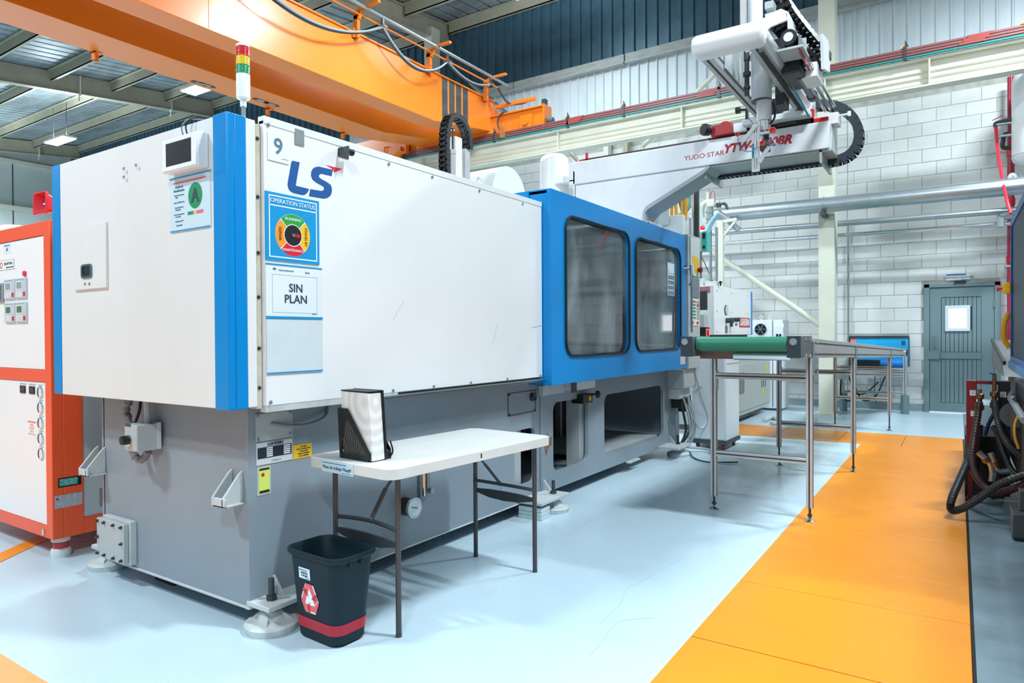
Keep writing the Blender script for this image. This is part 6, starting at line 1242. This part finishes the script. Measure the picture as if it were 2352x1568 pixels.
hose('coolant_hose', 'black ribbed hose running down from the right valve', [(2286, 925, 6.2), (2290, 950, 6.1), (2302, 990, 6.0), (2322, 1025, 5.9), (2370, 1065, 5.8)], .026, HOSE)
hose('coolant_hose', 'thinner black hose below the right valve', [(2282, 980, 6.2), (2292, 1000, 6.1), (2310, 1050, 6.0), (2330, 1085, 5.9), (2370, 1105, 5.8)], .018, HOSE)
hose('coolant_hose', 'short wine coloured hose behind the red post', [(2252, 975, 6.5), (2250, 1000, 6.5), (2245, 1040, 6.5), (2240, 1080, 6.5)], .018, HOSR)
hose('coolant_hose', 'lowest black ribbed hose against the dark machine', [(2370, 1122, 5.9), (2335, 1120, 5.9), (2300, 1135, 5.85), (2275, 1140, 5.85)], .024, HOSE)
pipe_thing('blue_hose', 'dark blue hose bending behind the right valve', 'hose', [at(x, y, 'y', 6.45) for x, y in ((2285, 945), (2270, 975), (2262, 1000))], .014, M('navy hose', '#1d3f73', .35), 10, True)
ep = thing('pipe_elbows', 'greasy metal pipe elbows at the bottom of the manifold stand', 'pipe fittings', at(2275, 1075, 'y', 6.0))
for pts in ([(2247, 1038), (2262, 1052), (2275, 1065), (2280, 1085), (2278, 1105)], [(2275, 1040), (2284, 1060), (2295, 1080), (2325, 1082)]):
    P = [at(x, y, 'y', 6.1) for x, y in pts]; obj('elbow', G().tube(P, .021, 12), STEEL, ep); obj('collar', G().cyl(P[1], P[1].lerp(P[2], .6), .03, 14), BR, ep)
obj('dark_box', G().box(.045, 6.5, .0, .30, 7.2, .48), M('dark trough', '#15181a', .6), None, 'dark trough box with a pale rim behind the red manifold post', 'box')
obj('pale_box', G().box(.10, 7.35, 0, .29, 7.9, .66), M('pale tank paint', '#a9c4cc', .4), None, 'pale box standing behind the manifold stand', 'box', bev=.01)
# blue guard with mesh at the right edge
bg_ = thing('blue_guard', 'blue machine guard with a perforated panel at the right edge', 'guard', (.5, 5.6, 1.05)); GX, GY = .33, 6.42
BL2 = M('deep blue paint', '#0d4f9e', .35)
obj('guard_frame', G().prism(frame((GX+.03, 0, 0), (0, 1, 0), (0, 0, 1)), rect(3.0, 1.05, GY, 2.16), -.03, 0, [rect(3.1, 1.12, GY-.06, 2.10)]).box(GX, GY-.02, 1.05, 1.6, GY, 2.16), BL2, bg_, bev=.003)
obj('lower_rail', G().box(GX-.012, 3.0, 1.03, GX+.0, GY, 1.085), M('light blue rail', '#3e82b8', .35), bg_)
perf = M('perforated navy mesh', '#12324c', .45, metal=.4, bump=1, bscale=220)
obj('mesh_panel', G().box(GX+.012, 3.05, 1.1, GX+.018, GY-.05, 2.12), perf, bg_)
pb_ = obj('button_box', G().box(GX-.05, GY-.05, 1.60, GX+.0, GY+.02, 1.68), YEL, bg_, bev=.004); obj('stop_button', G().lathe((GX-.05, GY-.01, 1.64), (-1, 0, 0), [(0, .01), (.02, .01), (.02, .022), (.035, .02), (.036, 0)], 14), RED, pb_)
obj('yellow_hose', G().tube([(GX-.01, GY+.03, 1.45), (GX-.035, GY+.03, 1.36), (GX-.035, GY+.03, 1.25), (GX, GY+.03, 1.18)], .02, 10), M('yellow hose', '#d79a1c', .4), bg_)
md = thing('dark_machine', 'dark neighbouring machine under the blue guard', 'machine', (.9, 5.5, 0)); DKM = M('dark casting', '#2b2f31', .6, dirt=.5, dirtcol='#111314', scale=4)  # dark base colour with darker noise patches
obj('bed', G().box(.36, 3.2, .25, 1.8, 7.3, .95), DKM, md, bev=.02); obj('inclined_cover', G().prism(frame((.3, 0, 0), (0, 1, 0), (0, 0, 1)), [(6.6, .95), (9.0, .95), (9.0, 1.22), (6.9, 1.08)], 0, .6), M('grey sloping cover', '#5b5d58', .5, dirt=.4, dirtcol='#333532', scale=4), md)
obj('edge_trim', G().bar((.30, 6.55, 1.06), (.30, 9.0, 1.22), .02, .03), BLACK, md); obj('pipe_run', G().tube([(.33, 6.2, .85), (.31, 6.0, .83), (.31, 5.5, .82), (.31, 4.8, .80)], .02, 8), STEEL, md)
obj('drum_part', G().cyl((.36, 6.2, .7), (.33, 5.9, .72), .09, 18), M('greasy steel', '#55595a', .4, metal=.5), md); obj('lever', G().cyl((.32, 5.9, .83), (.30, 5.6, .87), .01, 8), CHROME, md); obj('orange_hose', G().tube([(.345, 5.85, .72), (.325, 5.82, .66), (.325, 5.80, .58), (.345, 5.78, .5)], .009, 8), M('yellow hose', '#d79a1c'), md)
ft = at(2350, 1235, 'z', 0)
obj('machine_foot', G().box(ft.x-.06, ft.y-.1, 0, ft.x+.2, ft.y+.15, .17).box(ft.x-.02, ft.y, .17, ft.x+.15, ft.y+.1, .30), M('grimy foot grey', '#4d5558', .5, dirt=.5, dirtcol='#24282a', scale=9), md, bev=.006); obj('foot_pad', G().box(ft.x-.05, ft.y-.12, 0, ft.x+.2, ft.y-.1, .02), BLACK, md)
# pressure tank on the wall with its red hose
tn = thing('pressure_tank', 'white round bottomed pressure tank at the right edge above the duct', 'tank', (.90, 12.3, 4.4))
a = at(2323, 290, 'y', 12.2); zb, zt = at(2330, 372, 'y', 12.2).z, at(2325, 192, 'y', 12.2).z; R_ = .42
obj('vessel', G().lathe((a.x+R_, 12.2, zb-.12), (0, 0, 1), [(0, 0), (.01, R_*.35), (.05, R_*.75), (.13, R_*.97), (.18, R_), (zt-zb+.1, R_), (zt-zb+.2, R_*.95), (zt-zb+.30, R_*.7), (zt-zb+.33, 0)], 40), WHITE, tn)
obj('weld_seam', G().lathe((a.x+R_, 12.2, zb+.06), (0, 0, 1), [(0, R_+.001), (.006, R_+.006), (.012, R_+.001)], 40), GREYP, tn)
for z in (at(2320, 282, 'y', 12.2).z, at(2320, 310, 'y', 12.2).z): obj('outlet_pipe', G().cyl((a.x-.2, 12.2, z), (a.x+.05, 12.2, z), .022, 10), STEEL, tn)
q = at(2287, 288, 'y', 12.2); obj('ball_valve', G().tube([(q.x, 12.2, q.z-.03), (q.x, 12.2, q.z+.03), (q.x+.12, 12.2, q.z+.05), (q.x+.22, 12.2, q.z+.06)], .026, 10), DKGREY, tn); obj('valve_lever', G().bar((q.x+.08, 12.2, q.z+.13), (q.x-.04, 12.2, q.z+.08), .02, .008), RED, tn)
obj('bent_fitting', G().tube([at(x, y, 'y', 12.25) for x, y in ((2322, 307), (2308, 309), (2304, 322), (2304, 338), (2322, 339))], .03, 10), BLACK, tn)
pipe_thing('air_hose', 'bright red air hose hanging from the tank valve', 'hose', [at(x, y, 'y', Y) for x, y, Y in ((2287, 292, 12.2), (2292, 345, 12.0), (2302, 410, 11.6), (2313, 460, 11.3), (2322, 490, 11.2))], .022, M('red air hose', '#e0243c', .35), 10, True)
er = thing('pipe_elbow_group', 'two grey pipe elbows on top of the silver duct at the right edge', 'pipe fittings', at(2325, 410, 'y', 12.1))
for px in (2320, 2347): obj('elbow', G().tube([at(x, y, 'y', 12.1) for x, y in ((px, 425), (px, 408), (px+6, 402), (px+12, 408), (px+12, 425))], .035, 12), GREYP, er)
obj('pipe_cap', G().cyl(at(2298, 497, 'y', 12.4), at(2352, 488, 'y', 12.4), .06, 14).box(at(2295, 497, 'y', 12.4).x-.03, 12.35, at(2295, 497, 'y', 12.4).z-.16, at(2295, 497, 'y', 12.4).x+.05, 12.45, at(2295, 497, 'y', 12.4).z+.05), STEEL, er)
